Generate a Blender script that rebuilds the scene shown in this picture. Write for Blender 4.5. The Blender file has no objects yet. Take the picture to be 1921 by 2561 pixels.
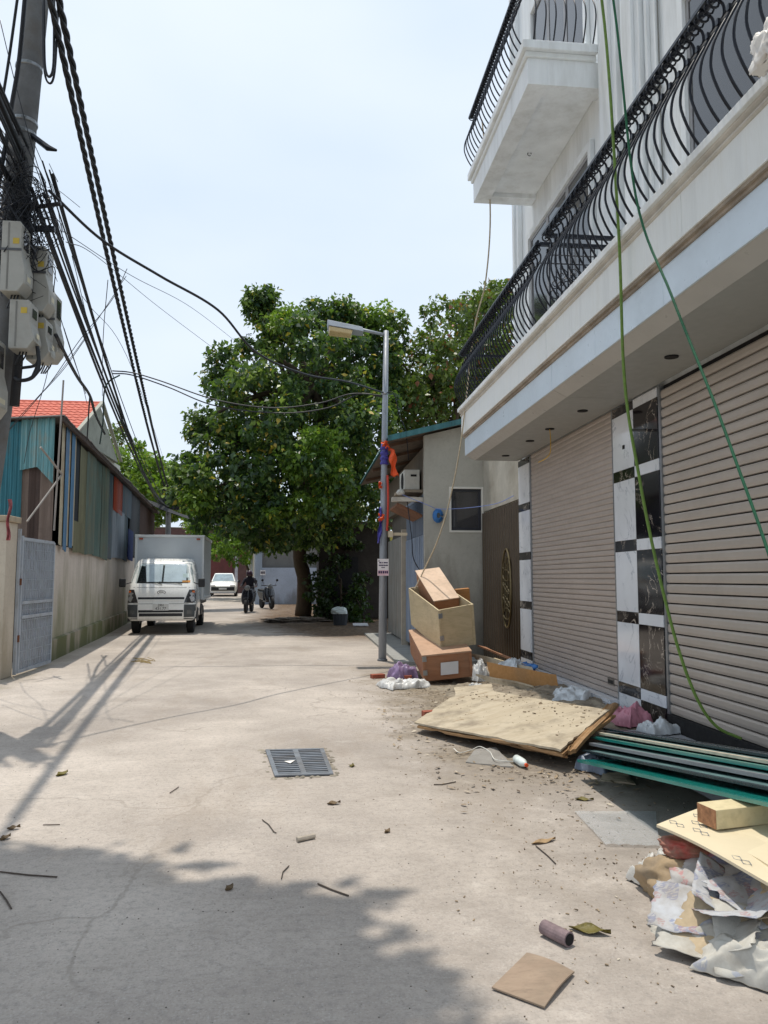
import bpy, math, random
import numpy as np
from mathutils import Vector, Matrix, noise

random.seed(7); rng = np.random.default_rng(7)
S = bpy.context.scene
C = S.collection
# ------------------------------------------------------------------ camera
FPX, CX, CY, EYE = 1923., 960.5, 1280.5, 1.45      # focal length and centre in pixels of the 1921x2561 photo
TH = math.atan(166.5/FPX); PS = math.atan(203.5*math.cos(TH)/FPX)
cd = bpy.data.cameras.new('camera'); cam = bpy.data.objects.new('camera', cd); C.objects.link(cam)
cd.sensor_fit = 'VERTICAL'; cd.sensor_height = 36.; cd.lens = 36.*FPX/2561.
cd.clip_start = .05; cd.clip_end = 2000.
cam.location = (0, 0, EYE); cam.rotation_euler = (math.pi/2+TH, 0, -PS)
S.camera = cam
# ------------------------------------------------------------------ world, sun, exposure
TO_SUN = Vector((-.08, .17, 1.)).normalized()
w = bpy.data.worlds.new('World'); S.world = w; w.use_nodes = True
nt = w.node_tree; nt.nodes.clear()
out = nt.nodes.new('ShaderNodeOutputWorld'); bg = nt.nodes.new('ShaderNodeBackground')
sky = nt.nodes.new('ShaderNodeTexSky'); sky.sky_type = 'NISHITA'; sky.sun_disc = False
sky.sun_elevation = math.asin(TO_SUN.z); sky.sun_rotation = math.atan2(TO_SUN.x, TO_SUN.y)
sky.air_density = 1.2; sky.dust_density = 4.; sky.ozone_density = 1.
tc = nt.nodes.new('ShaderNodeTexCoord'); mp = nt.nodes.new('ShaderNodeMapping'); mp.inputs['Scale'].default_value = (1.3, 1.3, 3.)
cl = nt.nodes.new('ShaderNodeTexNoise'); cl.inputs['Scale'].default_value = 1.6; cl.inputs['Detail'].default_value = 4.; cl.inputs['Roughness'].default_value = .45
rmp = nt.nodes.new('ShaderNodeMapRange'); rmp.inputs[1].default_value = .35; rmp.inputs[2].default_value = .7; rmp.inputs[3].default_value = 0.; rmp.inputs[4].default_value = 1.
haze = nt.nodes.new('ShaderNodeMixRGB'); haze.inputs[1].default_value = (7.2, 8.4, 9.8, 1); haze.inputs[2].default_value = (8.5, 9.4, 10.6, 1)
mixs = nt.nodes.new('ShaderNodeMixRGB'); mixs.inputs[0].default_value = .9
L = nt.links.new
L(tc.outputs['Generated'], mp.inputs[0]); L(mp.outputs[0], cl.inputs[0]); L(cl.outputs[0], rmp.inputs[0]); L(rmp.outputs[0], haze.inputs[0])
L(sky.outputs[0], mixs.inputs[1]); L(haze.outputs[0], mixs.inputs[2]); L(mixs.outputs[0], bg.inputs[0]); L(bg.outputs[0], out.inputs[0])
bg.inputs[1].default_value = .1
sl = bpy.data.lights.new('sun', 'SUN'); sl.energy = 3.1; sl.angle = math.radians(.6); sl.color = (1., .93, .82)
sun = bpy.data.objects.new('sun', sl); C.objects.link(sun); sun.location = (0, 0, 30); sun.rotation_euler = TO_SUN.to_track_quat('Z', 'Y').to_euler()
S.view_settings.view_transform = 'Standard'; S.view_settings.look = 'None'; S.view_settings.exposure = .12; S.view_settings.gamma = 1.
S.view_settings.use_curve_mapping = False
try:
    S.cycles.use_denoising = True; S.cycles.max_bounces = 8; S.cycles.transparent_max_bounces = 16
    S.cycles.sample_clamp_indirect = 6.
except Exception: pass

# ------------------------------------------------------------------ helpers
_fw = np.array([math.sin(PS)*math.cos(TH), math.cos(PS)*math.cos(TH), math.sin(TH)])
_rt = np.array([math.cos(PS), -math.sin(PS), 0.]); _up = np.cross(_rt, _fw)
def px(u, v, X=None, Y=None, Z=None):      # where a point of the photo stands, once its distance is known
    d = _fw+_rt*(u-CX)/FPX-_up*(v-CY)/FPX
    t = X/d[0] if X is not None else Y/d[1] if Y is not None else (Z-EYE)/d[2]
    return Vector((d[0]*t, d[1]*t, EYE+d[2]*t))
def c(r, g, b, k=1.):
    f = lambda x: (x/255/12.92 if x/255 <= .04045 else ((x/255+.055)/1.055)**2.4)*k
    return (f(r), f(g), f(b))
def gz(y): return max(0., y-20.)*.0113 if y < 80 else .678   # the lane climbs a little

class NT:
    def __init__(s, name):
        m = bpy.data.materials.new(name); m.use_nodes = True; s.m = m; s.t = m.node_tree
        s.b = s.t.nodes['Principled BSDF']; s.o = s.t.nodes['Material Output']
    def n(s, t, **k):
        x = s.t.nodes.new(t)
        for a, b in k.items():
            if a.startswith('_'): setattr(x, a[1:], b)
            else: x.inputs[a.replace('__', ' ')].default_value = b
        return x
    def l(s, a, b): s.t.links.new(a, b)
    def noise(s, co, scale, detail=4., rough=.55, dist=0.):
        x = s.n('ShaderNodeTexNoise', Scale=scale, Detail=detail, Roughness=rough, Distortion=dist); s.l(co, x.inputs['Vector']); return x.outputs[0]
    def ramp(s, fac, a, b, va=0., vb=1.):
        x = s.n('ShaderNodeMapRange'); x.inputs[1].default_value = a; x.inputs[2].default_value = b; x.inputs[3].default_value = va; x.inputs[4].default_value = vb
        s.l(fac, x.inputs[0]); return x.outputs[0]
    def math(s, op, a, b=None):
        x = s.n('ShaderNodeMath', _operation=op)
        for i, q in enumerate((a, b)):
            if q is None: continue
            if isinstance(q, (int, float)): x.inputs[i].default_value = q
            else: s.l(q, x.inputs[i])
        return x.outputs[0]
    def mix(s, fac, a, b, blend='MIX'):
        x = s.n('ShaderNodeMixRGB', _blend_type=blend)
        for i, q in enumerate((fac, a, b)):
            if isinstance(q, (int, float)): x.inputs[i].default_value = q
            elif isinstance(q, tuple): x.inputs[i].default_value = (*q[:3], 1)
            else: s.l(q, x.inputs[i])
        return x.outputs[0]
    def co(s, which='Object', scale=(1, 1, 1), rnd=True):
        t = s.n('ShaderNodeTexCoord'); m = s.n('ShaderNodeMapping', Scale=scale); s.l(t.outputs[which], m.inputs[0])
        if rnd:
            oi = s.n('ShaderNodeObjectInfo'); mu = s.math('MULTIPLY', oi.outputs['Random'], 37.); cx = s.n('ShaderNodeCombineXYZ')
            for i in range(3): s.l(mu, cx.inputs[i])
            s.l(cx.outputs[0], m.inputs['Location'])
        return m.outputs[0]
    def bump(s, h, strength=.2, dist=.01):
        x = s.n('ShaderNodeBump', Strength=strength, Distance=dist); s.l(h, x.inputs['Height']); s.l(x.outputs[0], s.b.inputs['Normal'])

MATS = {}
def M(name, col, rough=.75, var=.18, scale=3., metal=0., bump=.15, bscale=40., stretch=(1, 1, 1), dirt=None, damt=.5, dscale=1.6, spec=.5, coat=0.):
    """plain painted/weathered surface: a base colour broken up by two noises, a dirt layer and a fine relief"""
    if name in MATS: return MATS[name]
    T = NT(name); co = T.co(scale=stretch)
    n1 = T.noise(co, scale); n2 = T.noise(co, scale*9, 3.)
    lo = tuple(x*(1-var) for x in col); hi = tuple(min(1, x*(1+var)) for x in col)
    k = T.mix(T.ramp(n1, .3, .7), lo, hi)
    k = T.mix(T.ramp(n2, .35, .75, 0, var*.9), k, tuple(x*.55 for x in col))
    if dirt:
        k = T.mix(T.ramp(T.noise(co, dscale, 6., .65), .46, .68, 0, damt), k, dirt)
    T.l(k, T.b.inputs['Base Color'])
    T.b.inputs['Metallic'].default_value = metal; T.b.inputs['Specular IOR Level'].default_value = spec; T.b.inputs['Coat Weight'].default_value = coat
    T.l(T.ramp(n2, .3, .7, max(.02, rough-.08), min(1, rough+.1)), T.b.inputs['Roughness'])
    if bump: T.bump(T.noise(co, bscale, 4.), bump, .006)
    MATS[name] = T.m; return T.m

class MB:
    """collects shapes; build() links them as one mesh object"""
    def __init__(s): s.v = []; s.f = []
    def add(s, v, f):
        o = len(s.v); s.v += [tuple(x) for x in v]; s.f += [tuple(i+o for i in q) for q in f]; return s
    def hexa(s, p):      # 4 bottom then 4 top corners
        return s.add(p, [(3, 2, 1, 0), (4, 5, 6, 7), (0, 1, 5, 4), (1, 2, 6, 5), (2, 3, 7, 6), (3, 0, 4, 7)])
    def box(s, x0, x1, y0, y1, z0, z1):
        return s.hexa([(x0, y0, z0), (x1, y0, z0), (x1, y1, z0), (x0, y1, z0), (x0, y0, z1), (x1, y0, z1), (x1, y1, z1), (x0, y1, z1)])
    def obox(s, o, a, b, cc):      # box from a corner and three edge vectors
        o, a, b, cc = map(Vector, (o, a, b, cc))
        return s.hexa([o, o+a, o+a+b, o+b, o+cc, o+a+cc, o+a+b+cc, o+b+cc])
    def prism(s, prof, y0, y1, axis='y'):      # closed profile (x,z) pushed along y
        n = len(prof)
        if axis == 'y': v = [(x, y0, z) for x, z in prof]+[(x, y1, z) for x, z in prof]
        elif axis == 'x': v = [(y0, x, z) for x, z in prof]+[(y1, x, z) for x, z in prof]
        else: v = [(x, z, y0) for x, z in prof]+[(x, z, y1) for x, z in prof]
        return s.add(v, [tuple(range(n)), tuple(range(2*n-1, n-1, -1))]+[(i, i+n, (i+1) % n+n, (i+1) % n) for i in range(n)])
    def tube(s, pts, r, n=6, closed=False):
        pts = [Vector(p) for p in pts]; m = len(pts); rs = r if isinstance(r, (list, tuple)) else [r]*m
        v = []; f = []; prev = None
        for i, p in enumerate(pts):
            a = pts[(i-1) % m] if closed or i else p; b = pts[(i+1) % m] if closed or i < m-1 else p
            d = (b-a).normalized() if (b-a).length > 1e-9 else Vector((0, 0, 1))
            if prev is None:
                h = Vector((0, 0, 1)) if abs(d.z) < .9 else Vector((1, 0, 0)); u = d.cross(h).normalized()
            else:
                u = (prev-d*prev.dot(d)); u = u.normalized() if u.length > 1e-6 else d.orthogonal().normalized()
            prev = u; q = d.cross(u)
            for k in range(n):
                t = 2*math.pi*k/n; v.append(p+(u*math.cos(t)+q*math.sin(t))*rs[i])
        for i in range(m if closed else m-1):
            for k in range(n):
                a = i*n+k; b = i*n+(k+1) % n; e = ((i+1) % m)*n
                f.append((a, b, e+(k+1) % n, e+k))
        if not closed: f += [tuple(range(n-1, -1, -1)), tuple(range((m-1)*n, m*n))]
        return s.add(v, f)
    def lathe(s, prof, n=16, ctr=(0, 0, 0), axis='z'):
        v = []; m = len(prof)
        for r, z in prof:
            for k in range(n):
                t = 2*math.pi*k/n; a, b = r*math.cos(t), r*math.sin(t)
                p = (a, b, z) if axis == 'z' else (z, a, b) if axis == 'x' else (a, z, b)
                v.append((p[0]+ctr[0], p[1]+ctr[1], p[2]+ctr[2]))
        f = [(i*n+k, i*n+(k+1) % n, (i+1)*n+(k+1) % n, (i+1)*n+k) for i in range(m-1) for k in range(n)]
        f += [tuple(range(n-1, -1, -1)), tuple(range((m-1)*n, m*n))]
        return s.add(v, f)
    def grid(s, fn, nu, nv, thick=None):
        v = [fn(i/nu, j/nv) for j in range(nv+1) for i in range(nu+1)]; W = nu+1
        f = [(j*W+i, j*W+i+1, (j+1)*W+i+1, (j+1)*W+i) for j in range(nv) for i in range(nu)]
        if thick is not None:
            t = Vector(thick) if not isinstance(thick, (int, float)) else Vector((0, 0, -thick)); n = len(v)
            v = [Vector(p) for p in v]; v = v+[p+t for p in v]; f2 = [tuple(i+n for i in reversed(q)) for q in f]
            e = [i for i in range(W)]+[j*W+nu for j in range(1, nv+1)]+[nv*W+i for i in range(nu-1, -1, -1)]+[j*W for j in range(nv-1, 0, -1)]
            f = f+f2+[(e[i], e[i]+n, e[(i+1) % len(e)]+n, e[(i+1) % len(e)]) for i in range(len(e))]
        return s.add(v, f)
    def mesh(s, name, off=(0, 0, 0)):
        me = bpy.data.meshes.new(name); me.from_pydata([(x-off[0], y-off[1], z-off[2]) for x, y, z in s.v], [], s.f); me.update(); return me
    def build(s, name, mat, parent=None, smooth=False, bevel=0., local=False, sub=0):
        if parent is None:
            a = np.array(s.v); off = ((a[:, 0].min()+a[:, 0].max())/2, (a[:, 1].min()+a[:, 1].max())/2, a[:, 2].min())
        else: off = (0, 0, 0) if local else WL.get(parent.name, (0, 0, 0))
        me = s.mesh(name, off); o = bpy.data.objects.new(name, me); C.objects.link(o)
        if mat: me.materials.append(mat)
        if parent is None: o.location = off; WL[o.name] = off
        else: o.parent = parent; WL[o.name] = off
        if smooth:
            me.polygons.foreach_set('use_smooth', [True]*len(me.polygons))
        if bevel:
            md = o.modifiers.new('bevel', 'BEVEL'); md.width = bevel; md.segments = 2; md.limit_method = 'ANGLE'; md.angle_limit = .6
        if sub:
            md = o.modifiers.new('sub', 'SUBSURF'); md.levels = sub; md.render_levels = sub
        return o
WL = {}
def bx(x0, x1, y0, y1, z0, z1): return MB().box(x0, x1, y0, y1, z0, z1)
def thing(name, label, cat, loc=(0, 0, 0), rz=0., group=None, local=False):
    o = bpy.data.objects.new(name, None); C.objects.link(o); o.empty_display_size = .2
    o.location = loc; o.rotation_euler = (0, 0, rz); WL[o.name] = (0, 0, 0) if local else tuple(loc)
    return tag(o, label, cat, group)
def tag(o, label=None, cat=None, group=None, kind=None):
    if label: o['label'] = label
    if cat: o['category'] = cat
    if group: o['group'] = group
    if kind: o['kind'] = kind
    return o
def part_copy(src, parent, off):      # a copy of a part that shares its mesh
    o = src.copy(); C.objects.link(o); o.parent = parent; o.location = off; return o
def dup(root, loc, rz, label, group=None):
    r = root.copy(); C.objects.link(r); r.location = loc; r.rotation_euler = (0, 0, rz); r['label'] = label
    if group: r['group'] = group
    for ch in list(root.children):
        k = ch.copy(); C.objects.link(k); k.parent = r
        for g in list(ch.children):
            q = g.copy(); C.objects.link(q); q.parent = k
    return r
def text(body, size, mat, parent, loc, rot, name='lettering', ext=.002):
    cu = bpy.data.curves.new(name, 'FONT'); cu.body = body; cu.size = size; cu.align_x = 'CENTER'; cu.align_y = 'CENTER'; cu.extrude = ext; cu.resolution_u = 2
    t = bpy.data.objects.new(name, cu); C.objects.link(t); dg = bpy.context.evaluated_depsgraph_get()
    me = bpy.data.meshes.new_from_object(t.evaluated_get(dg)); bpy.data.objects.remove(t)
    o = bpy.data.objects.new(name, me); C.objects.link(o); me.materials.clear(); me.materials.append(mat)
    o.parent = parent; o.location = loc; o.rotation_euler = rot; return o
def sag(a, b, s=.3, n=14):
    a, b = Vector(a), Vector(b); return [a.lerp(b, i/n)-Vector((0, 0, 4*s*(i/n)*(1-i/n))) for i in range(n+1)]
def spline(pts, k=6):
    P = [Vector(p) for p in pts]; P = [P[0]*2-P[1]]+P+[P[-1]*2-P[-2]]; o = []
    for i in range(1, len(P)-2):
        for j in range(k):
            t = j/k; a, b, c_, d = P[i-1:i+3]
            o.append(.5*((2*b)+(c_-a)*t+(2*a-5*b+4*c_-d)*t*t+(3*b-a-3*c_+d)*t**3))
    return o+[P[-2]]
def nz(p, s, seed=0.): return noise.noise(Vector((p[0]*s+seed, p[1]*s+seed*1.7, p[2]*s-seed)))
def blob(name, mat, ctr, rad, rz=0., crumple=.15, scale=3., seed=0., nu=56, nv=36, parent=None, tilt=0., power=.8, smooth=True, flat=.35):
    """a sack or bag: a pillow-like rounded lump, crumpled by noise, its underside resting flat"""
    v = []; R = Matrix.Rotation(rz, 3, 'Z') @ Matrix.Rotation(tilt, 3, 'Y')
    sg = lambda x: math.copysign(abs(x)**power, x)
    for j in range(nv+1):
        ph = math.pi*j/nv-math.pi/2
        for i in range(nu):
            t = 2*math.pi*i/nu; d = Vector((sg(math.cos(t))*sg(math.cos(ph)), sg(math.sin(t))*sg(math.cos(ph)), sg(math.sin(ph))))
            k = 1+crumple*(1.3*nz(d, scale*.45, seed)+.9*(.3-abs(nz(d, scale, seed+5)))*1.5+.4*(.2-abs(nz(d, scale*2.1, seed+9)))+.06*nz(d, scale*6., seed+3))
            p = Vector((d.x*rad[0]*k, d.y*rad[1]*k, d.z*rad[2]*k)); p = R @ p
            p.z = max(p.z, -rad[2]*flat-.02); v.append((p.x+ctr[0], p.y+ctr[1], p.z+ctr[2]+rad[2]*flat))
    f = [(j*nu+i, j*nu+(i+1) % nu, (j+1)*nu+(i+1) % nu, (j+1)*nu+i) for j in range(nv) for i in range(nu)]
    return MB().add(v, f).build(name, mat, parent, smooth=smooth)
def drape(name, mat, ctr, L_, W_, h, rz, seed, fold=.06, nu=84, nv=60):
    """a slack woven sack or crumpled cloth lying on the ground: ragged outline, sharp folds"""
    ca, sa = math.cos(rz), math.sin(rz)
    def fn(u, v):
        q = (u*3, v*3, seed); x = (u-.5)*L_*(1+.25*nz(q, .9, 2.)); y = (v-.5)*W_*(1+.3*nz(q, 1.1, 5.))+.12*W_*nz(q, .6, 9.)
        wx, wy = u*3+.5*nz(q, 1., 3.), v*2.6+.5*nz(q, 1., 8.)
        e = max(0., (1-abs(2*u-1)**4))*max(0., (1-abs(2*v-1)**4)); r1 = noise.voronoi(Vector((wx*1.2, wy*1.2, seed)))[0]; r2 = noise.voronoi(Vector((wx*3.1, wy*3.1, seed+4)))[0]
        z = h*e**.6*(.7+.6*nz(q, .8, 7.))+fold*e**.35*(1.25*r1[0]+.8*r2[0]-.35)+.006*nz((u*16, v*16, seed), 1.)
        return (ctr[0]+x*ca-y*sa, ctr[1]+x*sa+y*ca, ctr[2]+max(.004, z+.012))
    return MB().grid(fn, nu, nv, thick=.003).build(name, mat, smooth=True)
def corr(mb, a, b, z0, z1, amp=.012, pitch=.075, nrm=None, zt=None, zb=None, lift=0.):
    """corrugated sheet standing between ground points a and b"""
    a, b = Vector((*a, 0)), Vector((*b, 0)); d = (b-a); Ln = d.length; d.normalize(); nn = nrm or Vector((d.y, -d.x, 0))
    n = max(4, int(Ln/pitch*4)); z1b = z1 if zt is None else zt; z0b = z0 if zb is None else zb; rows = 4
    def fn(u, v):
        p = a+d*Ln*u+nn*(amp*math.sin(u*Ln/pitch*2*math.pi)+lift)
        lo = z0+(z0b-z0)*u; hi = z1+(z1b-z1)*u
        return (p.x, p.y, lo+(hi-lo)*v)
    return mb.grid(fn, n, rows, thick=-nn*.004)

# ------------------------------------------------------------------ materials
def m_lane():
    T = NT('lane_concrete'); co = T.co(rnd=False); g = T.n('ShaderNodeNewGeometry')
    sx = T.n('ShaderNodeSeparateXYZ'); T.l(g.outputs['Position'], sx.inputs[0]); X, Y = sx.outputs[0], sx.outputs[1]
    n0 = T.noise(co, .5, 6., .65); n1 = T.noise(co, 2.2, 6., .65); n2 = T.noise(co, 28., 4., .7); n3 = T.noise(co, 95., 3., .6)
    k = T.mix(T.ramp(n0, .36, .64), c(158, 149, 141, 1), c(194, 184, 174, 1))
    k = T.mix(T.ramp(n1, .45, .75, 0, .45), k, c(152, 143, 133))
    k = T.mix(T.ramp(n2, .48, .72, 0, .5), k, c(122, 119, 115))
    k = T.mix(T.ramp(n3, .56, .70, 0, .45), k, c(108, 103, 98))
    k = T.mix(T.ramp(n3, .42, .30, 0, .3), k, c(222, 220, 214))
    # sweep marks across the lane
    cs = T.co(scale=(.5, 7, 1), rnd=False); k = T.mix(T.ramp(T.noise(cs, 3., 5., .6), .52, .75, 0, .28), k, c(146, 137, 127))
    # damp soil and litter in front of the houses
    md = T.math('ADD', X, T.math('MULTIPLY', T.math('SUBTRACT', n1, .5), 1.6))
    a1 = T.math('MULTIPLY', T.ramp(md, .75, 1.5), T.math('MULTIPLY', T.ramp(Y, 4.9, 6.1), T.ramp(Y, 14., 11.5)))
    dcol = T.mix(T.ramp(T.noise(co, 14., 5., .7), .35, .65), c(94, 84, 70), c(150, 137, 118))
    k = T.mix(T.math('MULTIPLY', a1, .95), k, dcol)
    # dusty far verge under the tree
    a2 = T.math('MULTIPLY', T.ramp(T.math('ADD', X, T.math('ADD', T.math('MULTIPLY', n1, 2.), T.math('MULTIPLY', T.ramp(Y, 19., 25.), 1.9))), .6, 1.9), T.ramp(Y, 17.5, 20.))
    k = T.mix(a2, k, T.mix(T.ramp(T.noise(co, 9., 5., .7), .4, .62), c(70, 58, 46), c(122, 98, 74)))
    # dust and moss against the left wall
    wl = T.math('ADD', X, T.math('MULTIPLY', Y, .099)); a3 = T.ramp(T.math('ADD', wl, T.math('MULTIPLY', T.math('SUBTRACT', n1, .5), 1.)), -2.7, -3.0, 0, .5)
    k = T.mix(a3, k, c(130, 122, 100))
    # grimy film where people walk past the rubbish, blotchy
    nb = T.noise(co, 3.4, 7., .72); a4 = T.math('MULTIPLY', T.ramp(T.math('ADD', T.math('SUBTRACT', X, T.math('MULTIPLY', Y, .12)), T.math('MULTIPLY', n0, 2.4)), .5, 2.2), T.ramp(Y, 9., 5.))
    k = T.mix(T.math('MULTIPLY', a4, T.ramp(nb, .36, .62, .12, .6)), k, c(134, 126, 118))
    k = T.mix(T.ramp(nb, .56, .72, 0, .3), k, c(140, 131, 122)); k = T.mix(T.ramp(nb, .42, .30, 0, .3), k, c(206, 199, 190))
    # hairline cracks and two cast joints
    wob = T.n('ShaderNodeVectorMath', _operation='ADD'); sc2 = T.n('ShaderNodeVectorMath', _operation='SCALE'); nc = T.n('ShaderNodeTexNoise', Scale=1.1, Detail=5.); T.l(co, nc.inputs['Vector']); T.l(nc.outputs['Color'], sc2.inputs[0]); sc2.inputs['Scale'].default_value = 1.1; T.l(co, wob.inputs[0]); T.l(sc2.outputs[0], wob.inputs[1])
    ve = T.n('ShaderNodeTexVoronoi', Scale=.23, _feature='DISTANCE_TO_EDGE'); T.l(wob.outputs[0], ve.inputs['Vector'])
    ck = T.math('MULTIPLY', T.ramp(ve.outputs['Distance'], .004, .0012), T.ramp(n0, .42, .58)); k = T.mix(T.math('MULTIPLY', ck, .28), k, c(104, 96, 86))
    k = T.mix(T.math('MULTIPLY', T.ramp(T.noise(T.co(scale=(1, .35, 1), rnd=False), .9, 6., .7), .54, .7), .4), k, c(140, 126, 110))
    # small spills
    v = T.n('ShaderNodeTexVoronoi', Scale=.55); T.l(co, v.inputs['Vector'])
    k = T.mix(T.math('MULTIPLY', T.ramp(T.math('ADD', v.outputs['Distance'], T.math('MULTIPLY', n1, .25)), .26, .17), .22), k, c(96, 84, 72))
    T.l(k, T.b.inputs['Base Color']); T.b.inputs['Roughness'].default_value = .88; T.b.inputs['Specular IOR Level'].default_value = .3
    h = T.math('ADD', T.math('MULTIPLY', n2, .7), T.math('ADD', T.math('MULTIPLY', n3, .5), T.math('MULTIPLY', n1, 1.2)))
    T.bump(h, .45, .006); return T.m
def m_leaf(name, dark, mid, light, odd, trans=.35, oddcut=.95):
    T = NT(name); g = T.n('ShaderNodeNewGeometry'); r = g.outputs['Random Per Island']; t = T.n('ShaderNodeTexCoord')
    n = T.noise(t.outputs['Object'], .55, 2.)
    k = T.mix(T.ramp(r, 0, .6), dark, mid); k = T.mix(T.math('MULTIPLY', T.ramp(r, .5, 1.), T.ramp(n, .38, .62)), k, light)
    k = T.mix(T.math('GREATER_THAN', r, oddcut), k, odd)
    T.l(k, T.b.inputs['Base Color']); T.b.inputs['Roughness'].default_value = .42; T.b.inputs['Specular IOR Level'].default_value = .5
    tr = T.n('ShaderNodeBsdfTranslucent'); T.l(T.mix(.4, k, c(140, 180, 40)), tr.inputs[0])
    mx = T.n('ShaderNodeMixShader', Fac=trans); T.l(T.b.outputs[0], mx.inputs[1]); T.l(tr.outputs[0], mx.inputs[2]); T.l(mx.outputs[0], T.o.inputs[0]); return T.m
def m_glass(name, tint=(.9, .95, .95), alpha=.25, rough=.03, solid=(.03, .04, .05)):
    T = NT(name); T.b.inputs['Base Color'].default_value = (*solid, 1); T.b.inputs['Roughness'].default_value = rough; T.b.inputs['Specular IOR Level'].default_value = .9
    tb = T.n('ShaderNodeBsdfTransparent', Color=(*tint, 1)); mx = T.n('ShaderNodeMixShader', Fac=alpha)
    T.l(tb.outputs[0], mx.inputs[1]); T.l(T.b.outputs[0], mx.inputs[2]); T.l(mx.outputs[0], T.o.inputs[0]); return T.m
def m_marble(name, base, vein, scale, cut, rough=.08):
    T = NT(name); co = T.co(rnd=True); w_ = T.noise(co, scale, 8., .62, 1.6)
    v = T.ramp(T.math('ABSOLUTE', T.math('SUBTRACT', w_, .5)), cut, 0.); k = T.mix(T.ramp(T.noise(co, 2., 3.), .3, .7), base, tuple(x*.86 for x in base))
    k = T.mix(T.math('MULTIPLY', v, T.ramp(T.noise(co, 3.5, 2.), .42, .6)), k, vein)
    T.l(k, T.b.inputs['Base Color']); T.b.inputs['Roughness'].default_value = rough; return T.m
def m_wall(name, base, moss, soot, mh0, mh1, mamt=.85):
    """old render: patchy, sooty runs, algae climbing from the foot"""
    T = NT(name); co = T.co(rnd=False); g = T.n('ShaderNodeNewGeometry'); sx = T.n('ShaderNodeSeparateXYZ'); T.l(g.outputs['Position'], sx.inputs[0])
    n = T.noise(co, 1.3, 6., .6); f = T.noise(co, 22., 4., .65); st = T.noise(T.co(scale=(.8, .8, .22), rnd=False), 1.9, 7., .62)
    k = T.mix(T.ramp(n, .3, .7), tuple(x*.82 for x in base), base); k = T.mix(T.ramp(f, .5, .8, 0, .35), k, soot)
    k = T.mix(T.ramp(st, .52, .72, 0, .45), k, soot)
    mk = T.math('MULTIPLY', T.ramp(T.math('ADD', sx.outputs[2], T.math('MULTIPLY', T.math('SUBTRACT', st, .5), -3.2)), mh1, mh0), mamt)
    k = T.mix(mk, k, moss); T.l(k, T.b.inputs['Base Color']); T.b.inputs['Roughness'].default_value = .9
    T.bump(T.math('ADD', f, n), .3, .01); return T.m
def m_tin(name, col, rust, amt=.5, rough=.5, metal=.25):
    """weathered sheet metal: runs down the sheet, rust patches"""
    T = NT(name); co = T.co(); st = T.noise(T.co(scale=(6, 6, .22)), 2.2, 5., .65); n = T.noise(co, 2.5, 6., .7); f = T.noise(co, 30., 3.)
    k = T.mix(T.ramp(st, .32, .68), tuple(x*.55 for x in col), tuple(min(1, x*1.2) for x in col)); k = T.mix(T.ramp(f, .5, .8, 0, .25), k, tuple(x*.6 for x in col))
    k = T.mix(T.ramp(T.math('ADD', T.math('MULTIPLY', st, .6), T.math('MULTIPLY', n, .4)), .5, .62, 0, amt), k, rust)
    T.l(k, T.b.inputs['Base Color']); T.b.inputs['Metallic'].default_value = metal; T.b.inputs['Roughness'].default_value = rough; T.bump(f, .1, .004); return T.m
def m_wood(name, a, b, stretch=(1, 14, 14), grey=.0, rough=.75):
    T = NT(name); co = T.co(scale=stretch); n = T.noise(co, 1.6, 6., .6, .6); f = T.noise(co, 9., 4., .6); p = T.noise(T.co(), 3., 5., .65)
    k = T.mix(T.ramp(n, .3, .7), a, b); k = T.mix(T.ramp(f, .5, .8, 0, .4), k, tuple(x*.5 for x in a)); k = T.mix(T.ramp(p, .5, .72, 0, .3+grey), k, c(120, 108, 92))
    T.l(k, T.b.inputs['Base Color']); T.b.inputs['Roughness'].default_value = rough; T.bump(f, .2, .004); return T.m
def m_chip():
    T = NT('litter_chips'); g = T.n('ShaderNodeNewGeometry'); r = g.outputs['Random Per Island']
    k = T.mix(T.ramp(r, 0., .5), c(84, 72, 60), c(150, 132, 108)); k = T.mix(T.ramp(r, .8, 1.), k, c(206, 196, 178)); T.l(k, T.b.inputs['Base Color']); T.b.inputs['Roughness'].default_value = .9; return T.m
def m_print(name, base, inks, cut=.56):
    T = NT(name); co = T.co(); n = T.noise(co, 7., 5., .6); f = T.noise(co, 34., 3., .6); wv = T.n('ShaderNodeTexWave', Scale=220.); T.l(co, wv.inputs['Vector'])
    k = T.mix(T.ramp(n, .3, .7), tuple(x*.72 for x in base), base)
    for i, (ink_, sc_) in enumerate(inks):
        m1 = T.ramp(T.noise(T.co(scale=(1+i, 1, 1)), sc_, 1., .4, .4), cut, cut+.015); m2 = T.ramp(T.noise(T.co(scale=(1, 3, 1)), sc_*5, 2.), .42, .5); k = T.mix(T.math('MULTIPLY', T.math('MULTIPLY', m1, m2), .6), k, ink_)
    k = T.mix(T.ramp(T.noise(co, 4.5, 6., .7), .48, .7, 0, .6), k, c(142, 128, 108)); T.l(k, T.b.inputs['Base Color']); T.b.inputs['Roughness'].default_value = .62
    T.bump(T.math('ADD', T.math('MULTIPLY', wv.outputs[0], .25), f), .35, .004); return T.m
LANE = m_lane()
WHITE = M('white_render', c(234, 238, 240), .75, .08, 2., stretch=(2., 2., .3), bump=.12, bscale=60, dirt=c(176, 176, 170), damt=.35, dscale=2.2)
FASCIA = M('white_fascia', c(236, 240, 240), .7, .09, 3., stretch=(2.5, 2.5, .3), bump=.15, bscale=45, dirt=c(196, 196, 190), damt=.35, dscale=3.)
BLUEF = M('pale_blue_panel', c(208, 222, 234), .35, .05, 2., bump=.03)
SOFFIT = M('soffit_panel', c(156, 157, 154), .5, .03, 1.5, bump=0)
SOFSLOPE = M('soffit_edge_panel', c(178, 176, 172), .35, .06, 1.5, bump=.03)
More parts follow.
